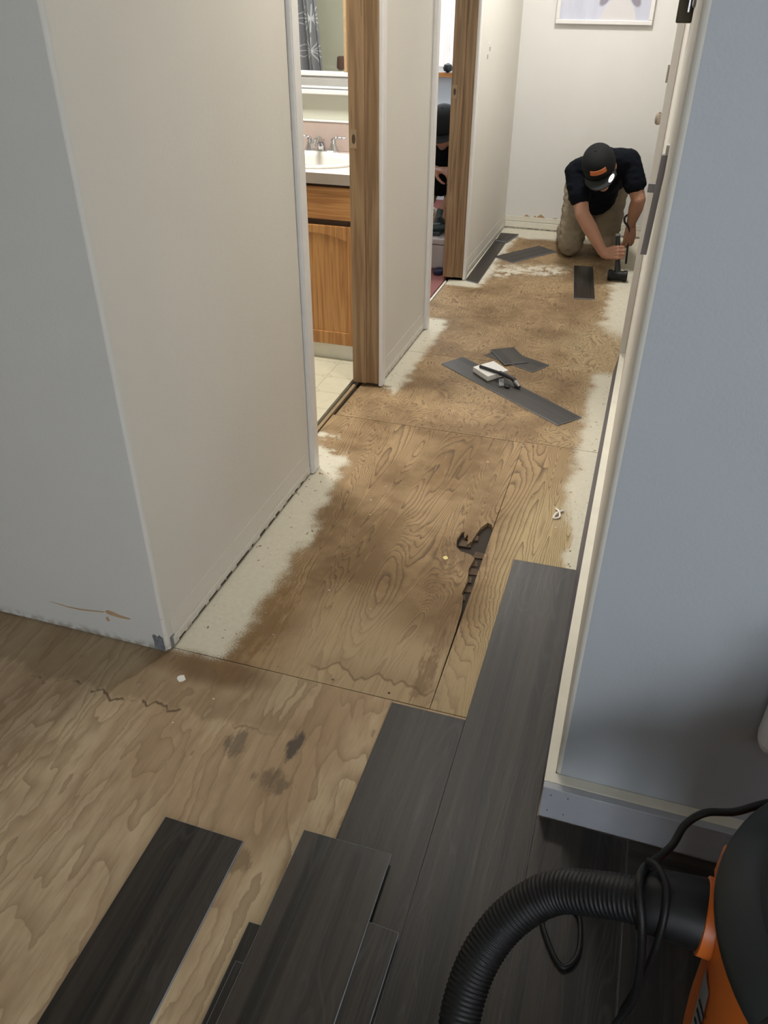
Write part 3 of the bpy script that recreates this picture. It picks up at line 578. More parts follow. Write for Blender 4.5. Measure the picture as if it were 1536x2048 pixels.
# ------------------------------------------------------------------ bedroom beyond the second door
wo = bmesh.new(); z0, z1 = 0.912, 2.05; bx(wo, -3.5, -1.0, 6.6, 6.7, 0, z0); bx(wo, -3.5, -1.0, 6.6, 6.7, z1, H); bx(wo, -3.5, -2.6, 6.6, 6.7, z0, z1); bx(wo, -1.25, -1.0, 6.6, 6.7, z0, z1); bx(wo, XL(6) - TW, -0.96, 6.05, 6.6, 0, H); struct('wall_bedroom', wo, 'bluewall')
wt = window(3, 6.6, -2.6, -1.25, 0.912, 2.05); obj('window_sill', box(-2.65, -1.22, 6.545, 6.6, 0.882, 0.912), 'oakcabx', wt, bevel=0.003)
sd = bmesh.new()
for i in range(26): bx(sd, -5.0 + i * 0.25, -5.0 + i * 0.25 + 0.243, 8.4, 8.43, -0.3, 2.6)
tag(obj('cedar_fence', sd, 'siding'), 'sunlit pale pink board fence outside the bedroom window', 'fence')
struct('ground', box(-9, 5, 6.75, 12, -0.5, -0.3), 'ground')
tag(obj('sill_ornament', lathe([(0.006, 0.001), (0.030, 0.012), (0.036, 0.03), (0.028, 0.052), (0.004, 0.062)], (-1.575, 6.568, 0.912), seg=24), 'motor', smooth=True), 'small dark round ornament on the bedroom window sill', 'ornament')
tb_ = empty('tool_case', (-1.19, 4.93, 0.004), 'pale mauve-grey tool case on the red bedroom floor, behind the second oak jamb', 'tool case')
obj('body', box(-1.30, -1.12, 4.80, 5.00, 0.004, 0.150), 'toolbox', tb_, bevel=0.01); obj('lid', box(-1.304, -1.116, 4.796, 5.024, 0.153, 0.185), 'toolbox', tb_, bevel=0.006)
obj('latch', box(-1.235, -1.205, 4.790, 4.797, 0.12, 0.17), 'navy', tb_)
nl = bmesh.new(); tube([(-1.27, 4.90, 0.215), (-1.15, 4.95, 0.225)], 0.030, 16, nl); tube([(-1.215, 4.925, 0.22), (-1.205, 4.99, 0.31)], 0.020, 14, nl); tube([(-1.16, 4.95, 0.235), (-1.19, 4.88, 0.30)], 0.014, 12, nl); bx(nl, -1.235, -1.175, 4.86, 4.99, 0.186, 0.205)
tag(obj('power_tool', nl, 'toolgreen', smooth=True), 'dark teal hand-held power tool lying on the pale tool case', 'power tool')
rg = bmesh.new()
prism(jag(-1.135, 4.72, 0.035, 0.05, 14, 5, 0.2), 0.004, 0.030, rg); tag(obj('navy_rag', rg, 'navy', bevel=0.008), 'crumpled navy rag on the red floor by the tool case', 'rag')

# ------------------------------------------------------------------ people
def capsule(bm, p0, r0, p1, r1, seg=14, flat=None):
    p0, p1 = Vector(p0), Vector(p1); d = p1 - p0
    if d.length < 1e-6: d = Vector((0, 0, 1e-4))
    ax = d.normalized(); a, b = frame(ax); rings = []
    prof = [(-r0 * cos(t), r0 * sin(t)) for t in [pi / 2 * i / 4 for i in range(1, 5)]] + [(d.length + r1 * sin(t), r1 * cos(t)) for t in [pi / 2 * i / 4 for i in range(0, 4)]]
    for h, r in prof: rings.append([bm.verts.new(p0 + ax * h + (a * cos(2 * pi * k / seg) + b * sin(2 * pi * k / seg)) * r) for k in range(seg)])
    s = bm.verts.new(p0 - ax * r0); e = bm.verts.new(p1 + ax * r1)
    for i in range(len(rings) - 1):
        for k in range(seg): bm.faces.new((rings[i][k], rings[i][(k + 1) % seg], rings[i + 1][(k + 1) % seg], rings[i + 1][k]))
    for k in range(seg): bm.faces.new((s, rings[0][(k + 1) % seg], rings[0][k])); bm.faces.new((e, rings[-1][k], rings[-1][(k + 1) % seg]))
def ellipsoid(bm, c, ax, r):
    """ax: 3 unit vectors, r: 3 radii"""
    n, mseg = 20, 12; top = bm.verts.new(Vector(c) + ax[2] * r[2]); bot = bm.verts.new(Vector(c) - ax[2] * r[2]); rings = []
    for j in range(1, mseg):
        t = pi * j / mseg; rings.append([bm.verts.new(Vector(c) + ax[0] * (r[0] * sin(t) * cos(2 * pi * k / n)) + ax[1] * (r[1] * sin(t) * sin(2 * pi * k / n)) + ax[2] * (r[2] * cos(t))) for k in range(n)])
    for a, b in zip(rings, rings[1:]):
        for k in range(n): bm.faces.new((a[k], b[k], b[(k + 1) % n], a[(k + 1) % n]))
    for k in range(n): bm.faces.new((top, rings[0][k], rings[0][(k + 1) % n])); bm.faces.new((bot, rings[-1][(k + 1) % n], rings[-1][k]))
def ortho(f, r):
    f = Vector(f).normalized(); r = Vector(r); r = (r - f * r.dot(f)).normalized(); return f, r, r.cross(f) * -1.0
def head(bm, c, f, r):
    """c centre of the skull, f face direction, r wearer-left (viewer right when facing the camera)"""
    f, r, u = ortho(f, r); c = Vector(c)
    ellipsoid(bm, c, (r, f, u), (0.076, 0.095, 0.090)); ellipsoid(bm, c + f * 0.030 - u * 0.055, (r, f, u), (0.058, 0.062, 0.062)); ellipsoid(bm, c + f * 0.062 - u * 0.100, (r, f, u), (0.026, 0.022, 0.018))
    capsule(bm, c + f * 0.092 + u * 0.004, 0.008, c + f * 0.112 - u * 0.034, 0.013)                                  # nose
    for s in (-1, 1):
        ellipsoid(bm, c + r * (0.079 * s) - f * 0.005 - u * 0.022, (r, f, u), (0.010, 0.020, 0.032)); capsule(bm, c + r * (0.036 * s) + f * 0.082 + u * 0.022, 0.009, c + r * (0.012 * s) + f * 0.090 + u * 0.018, 0.008)
        ellipsoid(bm, c + r * (0.030 * s) + f * 0.078 + u * 0.003, (r, f, u), (0.014, 0.012, 0.010)); ellipsoid(bm, c + r * (0.042 * s) + f * 0.060 - u * 0.035, (r, f, u), (0.022, 0.02, 0.022))
    capsule(bm, c + r * 0.020 + f * 0.086 - u * 0.066, 0.006, c - r * 0.020 + f * 0.086 - u * 0.066, 0.006); capsule(bm, c + r * 0.016 + f * 0.085 - u * 0.077, 0.007, c - r * 0.016 + f * 0.085 - u * 0.077, 0.007)
    return f, r, u
def hand(bm, w, d, n, side, curl=(0.7, 0.9, 0.8), spread=0.06, thumb=(0.5, 0.7, 0.5)):
    """w wrist, d pointing direction, n palm normal, side +1/-1: thumb on side*s"""
    d = Vector(d).normalized(); n = Vector(n); n = (n - d * n.dot(d)).normalized(); s = d.cross(n).normalized() * side; w = Vector(w)
    for i, (off, L) in enumerate(((0.030, 0.95), (0.010, 1.05), (-0.010, 1.0), (-0.029, 0.80))):
        b0 = w + s * (off * 0.55) + d * 0.012; k = w + d * (0.088 - abs(off) * 0.15) + s * off; capsule(bm, b0, 0.0150, k, 0.0118)
        p = k; dd = (d + s * (off * spread * 20)).normalized(); ang = 0
        for c_, l_, r_ in zip(curl, (0.042, 0.028, 0.022), (0.0095, 0.0088, 0.0080)):
            ang += c_; v = dd * cos(ang) + n * sin(ang); q = p + v * (l_ * L); capsule(bm, p, r_, q, r_ * 0.94); p = q
    t0 = w + d * 0.022 + s * 0.020 + n * 0.006; t1 = t0 + (d * 0.6 + s * thumb[0] + n * thumb[1]).normalized() * 0.042; t2 = t1 + (d * 0.8 + s * 0.1 + n * thumb[1]).normalized() * 0.032; t3 = t2 + (d * 0.6 - s * 0.25 + n * thumb[2]).normalized() * 0.024
    capsule(bm, t0, 0.0160, t1, 0.0115); capsule(bm, t1, 0.0110, t2, 0.0100); capsule(bm, t2, 0.0100, t3, 0.0085)
def remeshed(name, bm, mat, parent, voxel, smooth_it=3, wr=0.0, wsc=12.0):
    bmesh.ops.recalc_face_normals(bm, faces=bm.faces); me = bpy.data.meshes.new(name); bm.to_mesh(me); bm.free(); o = bpy.data.objects.new(name, me); COL.objects.link(o)
    m = o.modifiers.new('r', 'REMESH'); m.mode = 'VOXEL'; m.voxel_size = voxel; m.use_smooth_shade = True
    s = o.modifiers.new('s', 'SMOOTH'); s.factor = 0.5; s.iterations = smooth_it
    dg = bpy.context.evaluated_depsgraph_get(); me2 = bpy.data.meshes.new_from_object(o.evaluated_get(dg)); o.modifiers.clear(); o.data = me2; me2.name = name; me2.materials.clear(); me2.materials.append(MAT[mat])
    if wr:
        for v in me2.vertices:
            p = v.co; t = mnoise.noise(Vector((p.x * wsc, p.y * wsc, p.z * wsc * 1.8))) + 0.5 * mnoise.noise(Vector((p.x * wsc * 2.3 + 9, p.y * wsc * 2.3, p.z * wsc * 3.2))); v.co = p + v.normal * (t * wr)
    for f in me2.polygons: f.use_smooth = True
    if parent: o.parent = parent; o.matrix_parent_inverse = Matrix.Translation(-world_loc(parent))
    return o
def cap_hat(c, f, r, parent, billpitch=0.0, logo=True):
    f, r, u = ortho(f, r); c = Vector(c); cr = empty('cap', c, *parent)
    bm = bmesh.new(); N = 36; rings = []
    for j in range(0, 11):
        t = pi / 2 * j / 10; rr_ = sin(t) if j else 0.02; h = cos(t) ** 0.85
        rings.append([bm.verts.new(c + u * (0.012 + 0.098 * h) + r * (0.092 * rr_ ** 0.85 * cos(2 * pi * k / N)) + f * (0.110 * rr_ ** 0.85 * sin(2 * pi * k / N))) for k in range(N)])
    rings.append([bm.verts.new(c - u * 0.004 + r * (0.091 * cos(2 * pi * k / N)) + f * (0.109 * sin(2 * pi * k / N))) for k in range(N)])
    for a, b in zip(rings, rings[1:]):
        for k in range(N): bm.faces.new((a[k], b[k], b[(k + 1) % N], a[(k + 1) % N]))
    bm.faces.new(rings[0]); o = obj('crown', bm, 'cap', cr, smooth=True, auto=False); sd_ = o.modifiers.new('s', 'SOLIDIFY'); sd_.thickness = 0.003
    obj('button', lathe([(0.008, 0), (0.006, 0.004), (0.001, 0.005)], c + u * 0.108, u, 12), 'cap', cr, smooth=True)
    bm = bmesh.new(); NA, NB = 24, 8; g_ = []
    def bp(a, t):                                       # a -1..1 across, t 0..1 outward
        th = a * 1.12; base = r * (0.094 * sin(th)) + f * (0.108 * cos(th)); out = r * (0.094 * sin(th) * 1.02) + f * (0.108 * cos(th) + 0.070 * (1 - 0.55 * abs(a) ** 2.2))
        p = base.lerp(out, t); return c + p + u * (-0.002 - 0.014 * (a * a) * (0.4 + t) - billpitch * t)
    g_ = [[bm.verts.new(bp(-1 + 2 * i / NA, j / NB)) for i in range(NA + 1)] for j in range(NB + 1)]
    for j in range(NB):
        for i in range(NA): bm.faces.new((g_[j][i], g_[j][i + 1], g_[j + 1][i + 1], g_[j + 1][i]))
    o = obj('bill', bm, 'bill', cr, smooth=True, auto=False); sd_ = o.modifiers.new('s', 'SOLIDIFY'); sd_.thickness = 0.0035; sd_.offset = 0
    if logo:
        def disc(a0, t0, ra, rt, lift, name, mat, k=0.0):
            bm = bmesh.new(); cc = bp(a0, t0); tu = (bp(a0 + 0.05, t0) - bp(a0 - 0.05, t0)).normalized(); tv = (bp(a0, t0 + 0.05) - bp(a0, t0 - 0.05)).normalized(); nn = tu.cross(tv).normalized()
            if nn.dot(u) < 0: nn = -nn
            a_ = [bm.verts.new(cc + nn * lift + tu * (ra * cos(2 * pi * i / 24)) + tv * (rt * sin(2 * pi * i / 24))) for i in range(24)]; b_ = [bm.verts.new(v.co - nn * 0.0008) for v in a_]
            bm.faces.new(a_); bm.faces.new(b_[::-1])
            for i in range(24): bm.faces.new((a_[i], a_[(i + 1) % 24], b_[(i + 1) % 24], b_[i]))
            o = obj(name, bm, mat, cr); return cc + nn * (lift + 0.0004), tu, tv, nn
        cc, tu, tv, nn = disc(0.60, 0.50, 0.026, 0.021, 0.0045, 'sticker', 'white')
        bm = bmesh.new()
        for dv, hw in ((0.006, 0.010), (0.0, 0.014), (-0.006, 0.012)):
            q = [bm.verts.new(cc + nn * 0.0003 + tu * (sx * hw) + tv * (dv + sy * 0.0010)) for sx, sy in ((-1, -1), (1, -1), (1, 1), (-1, 1))]; bm.faces.new(q)
        obj('sticker_print', bm, 'greyplate', cr)
        bm = bmesh.new(); A = [-0.52 + 1.04 * i / 12 for i in range(13)]                # embroidered band of orange lettering on the crown
        def cp(a, h, e): th = a; rr_ = sqrt(max(0.0, 1 - h ** (2 / 0.85))) ** 0.85 if h > 0 else 1; return c + u * (0.012 + 0.098 * h) + (r * (0.092 * sin(th)) + f * (0.110 * cos(th))) * (rr_ + e)
        rows = [[bm.verts.new(cp(a, h, 0.035)) for a in A] for h in (0.30, 0.52)]; inn_ = [[bm.verts.new(cp(a, h, 0.0)) for a in A] for h in (0.30, 0.52)]
        for i in range(12):
            bm.faces.new((rows[0][i], rows[0][i + 1], rows[1][i + 1], rows[1][i])); bm.faces.new((inn_[0][i], inn_[0][i + 1], rows[0][i + 1], rows[0][i])); bm.faces.new((inn_[1][i], rows[1][i], rows[1][i + 1], inn_[1][i + 1]))
        obj('embroidery', bm, 'logo', cr)
    return cr
def figure(J, label, skin='skin', vox=0.0045):
    """J: dict of joints"""
    P = {k: Vector(v) for k, v in J.items() if isinstance(v, (tuple, Vector))}
    root = empty('person', P['hip'] * 1.0, label, 'person'); root.location.z = 0.0
    bm = bmesh.new(); f, r, u = head(bm, P['head'], J['face'], J['right'])
    capsule(bm, P['head'] - f * 0.02 - u * 0.05, 0.054, P['neck'], 0.060); capsule(bm, P['neck'], 0.075, P['chest'], 0.125); capsule(bm, P['chest'], 0.12, P['hip'], 0.12)
    for s in 'LR':
        capsule(bm, P['neck'], 0.06, P['sh' + s], 0.056); capsule(bm, P['sh' + s], 0.054, P['el' + s], 0.041); capsule(bm, P['el' + s], 0.042, P['el' + s].lerp(P['wr' + s], 0.35), 0.043); capsule(bm, P['el' + s].lerp(P['wr' + s], 0.35), 0.043, P['wr' + s], 0.027)
        capsule(bm, P['hp' + s], 0.085, P['kn' + s], 0.052); capsule(bm, P['kn' + s], 0.05, P['an' + s], 0.035); capsule(bm, P['an' + s], 0.034, P['to' + s], 0.028)
    for h in J['hands']: hand(bm, *h[0], **h[1])
    remeshed('body', bm, skin, root, vox, 2)
    bm = bmesh.new(); sh = bmesh.new(); ch, hp, nk = P['chest'], P['hip'], P['neck']; side = (P['shL'] - P['shR']).normalized()
    for s, q in ((-1, 'R'), (1, 'L')):
        capsule(sh, P['sh' + q] - side * (s * 0.02), 0.072, hp + side * (s * 0.065) + Vector((0, 0, 0.03)), 0.105); capsule(sh, nk.lerp(P['sh' + q], 0.25), 0.072, P['sh' + q], 0.066)
        e = P['sh' + q].lerp(P['el' + q], 0.58); capsule(sh, P['sh' + q], 0.066, e, 0.066)
    capsule(sh, nk, 0.085, ch, 0.135); capsule(sh, ch, 0.13, hp + Vector((0, -0.13, -0.01)), 0.135); capsule(sh, ch, 0.14, hp + Vector((0, -0.05, 0.02)), 0.125)
    remeshed('shirt', sh, 'shirt', root, 0.008, 2, 0.006, 20)
    tr = bmesh.new()
    for s, q in ((-1, 'R'), (1, 'L')):
        capsule(tr, P['hp' + q], 0.108, P['kn' + q] , 0.078); capsule(tr, P['kn' + q], 0.074, P['kn' + q].lerp(P['an' + q], 0.45), 0.068); capsule(tr, P['kn' + q].lerp(P['an' + q], 0.4), 0.068, P['an' + q], 0.056)
    capsule(tr, P['hpL'], 0.11, P['hpR'], 0.11); capsule(tr, P['hip'], 0.12, P['hip'] + Vector((0, -0.02, 0.05)), 0.118)
    remeshed('trousers', tr, 'khaki', root, 0.008, 2, 0.0075, 22)
    for q in 'LR':
        b = bmesh.new(); capsule(b, P['an' + q], 0.048, P['an' + q].lerp(P['to' + q], 0.6), 0.044); capsule(b, P['an' + q].lerp(P['to' + q], 0.5), 0.045, P['to' + q], 0.036); remeshed('boot', b, 'boot', root, 0.009, 2)
    return root, f, r, u
# worker 1: kneeling and bent over a rubber mallet
hx0 = Vector((-0.097, 4.925, 0.060)); hx1 = Vector((-0.128, 4.985, 0.245)); hax = (hx1 - hx0).normalized()
grip = hx0.lerp(hx1, 0.52); hd = Vector((0.78, -0.42, -0.45)); hd = (hd - hax * hd.dot(hax)).normalized(); hn = hax.cross(hd); hn = hn if hn.y > 0 else -hn
wrR = grip - hd * 0.078 - hn * 0.022
wrL = Vector((-0.072, 5.235, 0.262))
J1 = dict(hip=(-0.315, 5.53, 0.40), hpL=(-0.235, 5.52, 0.38), hpR=(-0.415, 5.52, 0.38), knL=(-0.212, 5.40, 0.082), knR=(-0.425, 5.345, 0.082), anL=(-0.21, 5.76, 0.07), anR=(-0.505, 5.72, 0.07), toL=(-0.19, 5.86, 0.038), toR=(-0.53, 5.82, 0.038),
    chest=(-0.300, 5.27, 0.535), neck=(-0.285, 5.10, 0.625), head=(-0.290, 4.975, 0.615), shL=(-0.140, 5.17, 0.622), shR=(-0.430, 5.12, 0.555), elL=(-0.052, 5.12, 0.425), wrL=tuple(wrL), elR=(-0.352, 5.01, 0.345), wrR=tuple(wrR),
    face=(0.20, -0.80, -0.56), right=(0.93, 0.05, 0.36),
    hands=[((wrR, hd, hn, 1), dict(curl=(1.0, 1.1, 0.8), thumb=(0.4, 0.8, 0.2))), ((wrL, (0.05, 0.05, -1), (-0.5, 0.85, 0), 1), dict(curl=(0.25, 0.5, 0.5)))])
# thumb side of the right hand points down the handle toward the mallet head
p1, f1, r1, u1 = figure(J1, 'kneeling worker in black T-shirt, khaki trousers and charcoal cap, swinging a rubber mallet')
cap_hat(Vector(J1['head']) + u1 * 0.012, f1, r1, ('charcoal cap with an orange badge and white oval sticker on the kneeling worker', 'cap'))
ml = empty('rubber_mallet', (-0.095, 4.925, 0.0), 'black rubber mallet held upright on the floor by the kneeling worker', 'mallet')
hb = bmesh.new(); hc = Vector((-0.095, 4.925, 0.034)); lathe([(0.028, -0.056), (0.031, -0.053), (0.032, -0.035), (0.027, -0.028), (0.027, 0.028), (0.032, 0.035), (0.031, 0.053), (0.028, 0.056)], hc, (1, 0.06, 0), 28, hb); obj('mallet_head', hb, 'rubber', ml, smooth=True)
obj('handle', tube([hc + hax * (0.02 + 0.0225 * i) for i in range(10)], lambda i: 0.019 - 0.006 * min(1, i / 3) + 0.001 * (i % 2), 16), 'motor', ml, smooth=True); obj('handle_cap', tube([hc + hax * 0.222, hc + hax * 0.235], 0.0135, 16), 'clay', ml, smooth=True)
pb = spline([(-0.050, 5.20, 0.315), (-0.082, 5.20, 0.325), (-0.112, 5.20, 0.305), (-0.110, 5.205, 0.275), (-0.085, 5.215, 0.245), (-0.074, 5.23, 0.20), (-0.068, 5.26, 0.10), (-0.063, 5.28, 0.008)], 8)
tag(obj('pull_bar', tube(pb, 0.0065, 10), 'darksteel', smooth=True), "bent dark metal bar held in the kneeling worker's left hand", 'pry bar')
# worker 2 beyond the second doorway
J2 = dict(hip=(-1.36, 5.72, 0.40), hpL=(-1.25, 5.70, 0.38), hpR=(-1.46, 5.70, 0.38), knL=(-1.21, 5.47, 0.086), knR=(-1.50, 5.44, 0.086), anL=(-1.24, 5.86, 0.07), anR=(-1.48, 5.84, 0.07), toL=(-1.24, 5.96, 0.042), toR=(-1.49, 5.94, 0.042),
    chest=(-1.33, 5.50, 0.53), neck=(-1.30, 5.38, 0.64), head=(-1.283, 5.295, 0.735), shL=(-1.17, 5.42, 0.60), shR=(-1.46, 5.40, 0.60), elL=(-1.165, 5.28, 0.36), wrL=(-1.225, 5.10, 0.285), elR=(-1.45, 5.25, 0.42), wrR=(-1.29, 5.16, 0.505),
    face=(0.05, -0.86, -0.45), right=(1, 0.05, 0), hands=[((Vector((-1.225, 5.10, 0.285)), (0.05, -0.8, -0.4), (0, 0.3, -1), 1), dict(curl=(0.7, 0.8, 0.6))), ((Vector((-1.29, 5.16, 0.505)), (0.8, -0.4, 0.1), (0, 0.2, -1), -1), dict(curl=(0.6, 0.8, 0.7)))])
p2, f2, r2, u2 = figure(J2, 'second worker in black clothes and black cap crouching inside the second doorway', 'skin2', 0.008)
cap_hat(Vector(J2['head']) + u2 * 0.012, f2, r2, ('plain black cap on the worker inside the second doorway', 'cap'), logo=False)

# ------------------------------------------------------------------ picture and small wall fittings
pf = empty('picture_frame', (-0.45, 5.93, 1.26), 'white framed lilac and cream picture on the end wall', 'picture')
fb = bmesh.new(); x0, x1, z0, z1 = -0.740, -0.158, 1.262, 1.72
for a in ((x0, x1, z0, z0 + 0.024), (x0, x1, z1 - 0.024, z1), (x0, x0 + 0.024, z0 + 0.024, z1 - 0.024), (x1 - 0.024, x1, z0 + 0.024, z1 - 0.024)): bx(fb, a[0], a[1], 5.898, 5.9295, a[2], a[3])
obj('frame', fb, 'trim', pf, bevel=0.003); obj('print', box(x0 + 0.02, x1 - 0.02, 5.912, 5.918, z0 + 0.02, z1 - 0.02), 'picture', pf)
th = empty('wall_bracket', (0.02, 1.95, 1.42), 'dark bronze wall box at the top edge of the right hall wall', 'wall box')
obj('housing', box(-0.008, XR, 1.90, 2.0, 1.428, 1.56), 'bronze', th, bevel=0.003); obj('metal_clip', box(0.010, 0.0145, 1.885, 1.898, 1.446, 1.56), 'chrome', th, bevel=0.001)
obj('wall_plate', box(0.0165, XR, 1.72, 1.84, 1.458, 1.56), 'greyplate', th, bevel=0.002)
ls = empty('light_switch', (0.02, 1.72, 1.13), 'grey light switch plate seen edge-on on the right hall wall', 'light switch')
bm = box(0.0105, XR + 0.001, 1.68, 1.70, 1.045, 1.228)
for v in bm.verts:
    if v.co.z < 1.1: v.co.x -= 0.0065
obj('cover_plate', bm, 'greyplate', ls, bevel=0.001); obj('toggle', box(-0.004, 0.012, 1.686, 1.696, 1.160, 1.176), 'greyplate', ls, bevel=0.001); obj('plate_tip', box(0.0160, XR + 0.001, 1.679, 1.701, 1.228, 1.245), 'white', ls)
for cx, cz in ((4.95, 1.20), (4.98, 1.165), (4.93, 1.13)):
    bm = bmesh.new(); lw(bm, 0.0, 0.0015, cx, cx + 0.025, cz, cz + (0.006 if cz > 1.18 else 0.02)); obj('wall_mark', bm, 'chip' if cz > 1.18 else 'greyplate', wl)
wh = empty('wall_appliance', (0.43, 1.14, 0.33), 'white rounded plastic appliance hung low on the blue-grey wall, cut off by the photo edge', 'appliance')
bm = box(0.353, 0.560, 1.095, 1.1628, 0.345, 0.62); obj('housing', bm, 'white', wh, bevel=0.028, seg=5)
# ceiling lamps (out of frame, above the hall)
for y, nm in ((2.55, 'near'), (4.85, 'far')):
    t = tag(obj('ceiling_lamp', lathe([(0.15, 0.0), (0.15, 0.02), (0.14, 0.025)], (-0.49, y, 2.41), seg=32), 'nickel', smooth=True), 'round flush ceiling lamp over the %s end of the hall' % nm, 'lamp')
# ------------------------------------------------------------------ loose planks
def L(c, z, label, name='vinyl_plank', group=None): return plank(name, c, z, label=label, cat='plank', group=group)
L([(-0.758, -0.35), (-0.568, -0.35), (-0.573, 0.870), (-0.758, 0.873)], 0.0003, 'single dark vinyl plank lying flat on the bare plywood, leftmost in the foreground')
L([(-0.489, -0.50), (-0.299, -0.50), (-0.297, 0.719), (-0.487, 0.716)], 0.0054, 'bottom plank of the foreground stack, only its upper left corner showing')
L([(-0.479, -0.58), (-0.289, -0.58), (-0.287, 0.642), (-0.477, 0.640)], 0.0108, 'thin-edged plank second from the bottom of the foreground stack')
L([(-0.412, -0.44), (-0.224, -0.47), (-0.208, 0.776), (-0.398, 0.786)], 0.0162, 'plank whose corner sticks out right from under the top plank of the foreground stack')
L([(-0.462, -0.30), (-0.268, -0.30), (-0.267, 0.922), (-0.457, 0.920)], 0.0216, 'full dark vinyl plank on top of the foreground stack')
L([(-0.786, 3.401), (-0.706, 3.512), (-0.106, 3.049), (-0.19, 2.949)], 0.0003, 'long grey vinyl plank lying diagonally in mid hall under the white block')
L([(-0.614, 3.568), (-0.553, 3.668), (-0.305, 3.542), (-0.365, 3.44)], 0.0003, 'short plank offcut lying underneath the other in the mid-hall pair')
L([(-0.6, 3.626), (-0.497, 3.691), (-0.402, 3.536), (-0.503, 3.471)], 0.0058, 'square plank offcut resting on top of another behind the white block')
L([(-0.885, 5.174), (-0.644, 5.522), (-0.514, 5.417), (-0.746, 5.083)], 0.0003, 'plank offcut lying diagonally left of the kneeling worker')
L([(-0.37, 5.142), (-0.254, 5.159), (-0.187, 4.544), (-0.303, 4.523)], 0.0003, "straight plank offcut lying in front of the kneeling worker's knees")
L([(-0.952, 4.646), (-0.868, 4.612), (-0.868, 5.553), (-0.952, 5.590)], 0.0003, 'long narrow plank strip tight along the far left wall')
L([(-0.946, 5.742), (-0.819, 5.745), (-0.860, 5.524), (-0.940, 5.535)], 0.0058, 'small plank scrap at the far left corner on top of the strip')
# ------------------------------------------------------------------ mid-hall bits
plb = prism([(-0.627, 3.354), (-0.551, 3.45), (-0.467, 3.366), (-0.542, 3.27)], 0.0056, 0.030)
tag(obj('tapping_block', plb, 'block', bevel=0.002), 'white square tapping block on the long diagonal plank', 'block')
kn = empty('utility_knife', (-0.5, 3.31, 0.03), 'dark flat knife with a metal tip lying across the white block', 'knife')
kb_ = tube([(-0.595, 3.352, 0.037), (-0.54, 3.325, 0.038), (-0.49, 3.302, 0.038)], 0.007, 10); obj('blade_bar', kb_, 'darksteel', kn)
obj('handle', tube(spline([(-0.495, 3.304, 0.038), (-0.46, 3.286, 0.037), (-0.43, 3.275, 0.030), (-0.415, 3.262, 0.020)], 6), lambda i: 0.011 - 0.0015 * abs(sin(i * 0.5)), 12), 'darksteel', kn, smooth=True)
obj('metal_tip', tube([(-0.418, 3.266, 0.021), (-0.404, 3.252, 0.016), (-0.396, 3.244, 0.0115)], lambda i: 0.012 - 0.002 * i, 12), 'steel', kn, smooth=True)
tag(obj('rubber_spacer', prism([(-0.498, 3.301), (-0.475, 3.309), (-0.462, 3.236), (-0.483, 3.229)], 0.0055, 0.013), 'clay', bevel=0.002), 'small light grey rubber spacer on the long diagonal plank', 'spacer')
tag(obj('plastic_scrap', prism(jag(-0.447, 3.235, 0.012, 0.014, 7, 9), 0.0055, 0.013), 'rubber', bevel=0.001), 'tiny black scrap beside the grey spacer on the diagonal plank', 'scrap')
tag(obj('paint_chip', blob(jag(-0.932, 1.247, 0.011, 0.011, 9, 2, 0.2), 0.0, 0.0015), 'chip'), 'white oval paint chip on the plywood by the left wall corner', 'paint chip')
tag(obj('caulk_scrap', tube(spline([(-0.118, 2.335, 0.003), (-0.105, 2.315, 0.006), (-0.10, 2.285, 0.004), (-0.118, 2.275, 0.003), (-0.112, 2.30, 0.008), (-0.092, 2.33, 0.004)], 6), 0.0034, 8), 'chip', smooth=True), 'twisted white caulk scrap on the plywood by the right baseboard', 'caulk')
tag(obj('filler_dot', blob(jag(-0.409, 1.955, 0.0075, 0.009, 9, 2, 0.15), 0.0, 0.001), 'yel'), 'small round yellow filler dot left of the rotted tear', 'filler')
db = bmesh.new(); rr = random.Random(11)
for i in range(95):
    x = rr.uniform(-0.96, -0.05); y = rr.uniform(1.4, 5.6) if i % 4 else rr.uniform(0.3, 1.3)
    if -0.42 < x < -0.28 and 1.75 < y < 2.2: continue
    s = rr.uniform(0.0007, 0.0024) * (1.0 if y > 1.3 else 0.8); z0 = 0.0055 if (x > -0.2 and y < 2.02) or (x > -0.39 and y < 1.33) else 0.0004
    if y < 0.95 or z0 > 0.001: continue
    prism([(x - s * 1.6, y - s * 0.5), (x + s * 1.2, y - s * 0.7), (x + s * 1.5, y + s * 0.6), (x - s, y + s * 0.8)], z0, z0 + 0.0012, db)
tag(obj('wood_crumbs', db, 'chip'), 'pale crumbs and splinters scattered over the plywood floor', 'debris', kind='stuff')
# ------------------------------------------------------------------ shop vacuum
VX, VY = 0.532, 0.715
vc = empty('shop_vacuum', (VX, VY, 0.0), 'orange shop vacuum with dark lid and black corrugated hose, lower right corner', 'vacuum')
obj('drum', lathe([(0.236, 0.050), (0.246, 0.060), (0.251, 0.12), (0.256, 0.26), (0.264, 0.40), (0.265, 0.436)], (VX, VY, 0), seg=80), 'orange', vc, smooth=True)
obj('lid', lathe([(0.268, 0.437), (0.278, 0.438), (0.281, 0.446), (0.279, 0.458), (0.268, 0.472), (0.238, 0.489), (0.232, 0.491), (0.228, 0.499), (0.222, 0.500), (0.19, 0.512), (0.16, 0.520), (0.158, 0.522)], (VX, VY, 0), seg=80), 'lid', vc, smooth=True)
obj('motor_head', lathe([(0.157, 0.521), (0.160, 0.54), (0.150, 0.60), (0.12, 0.635), (0.02, 0.645)], (VX, VY, 0), seg=60), 'motor', vc, smooth=True)
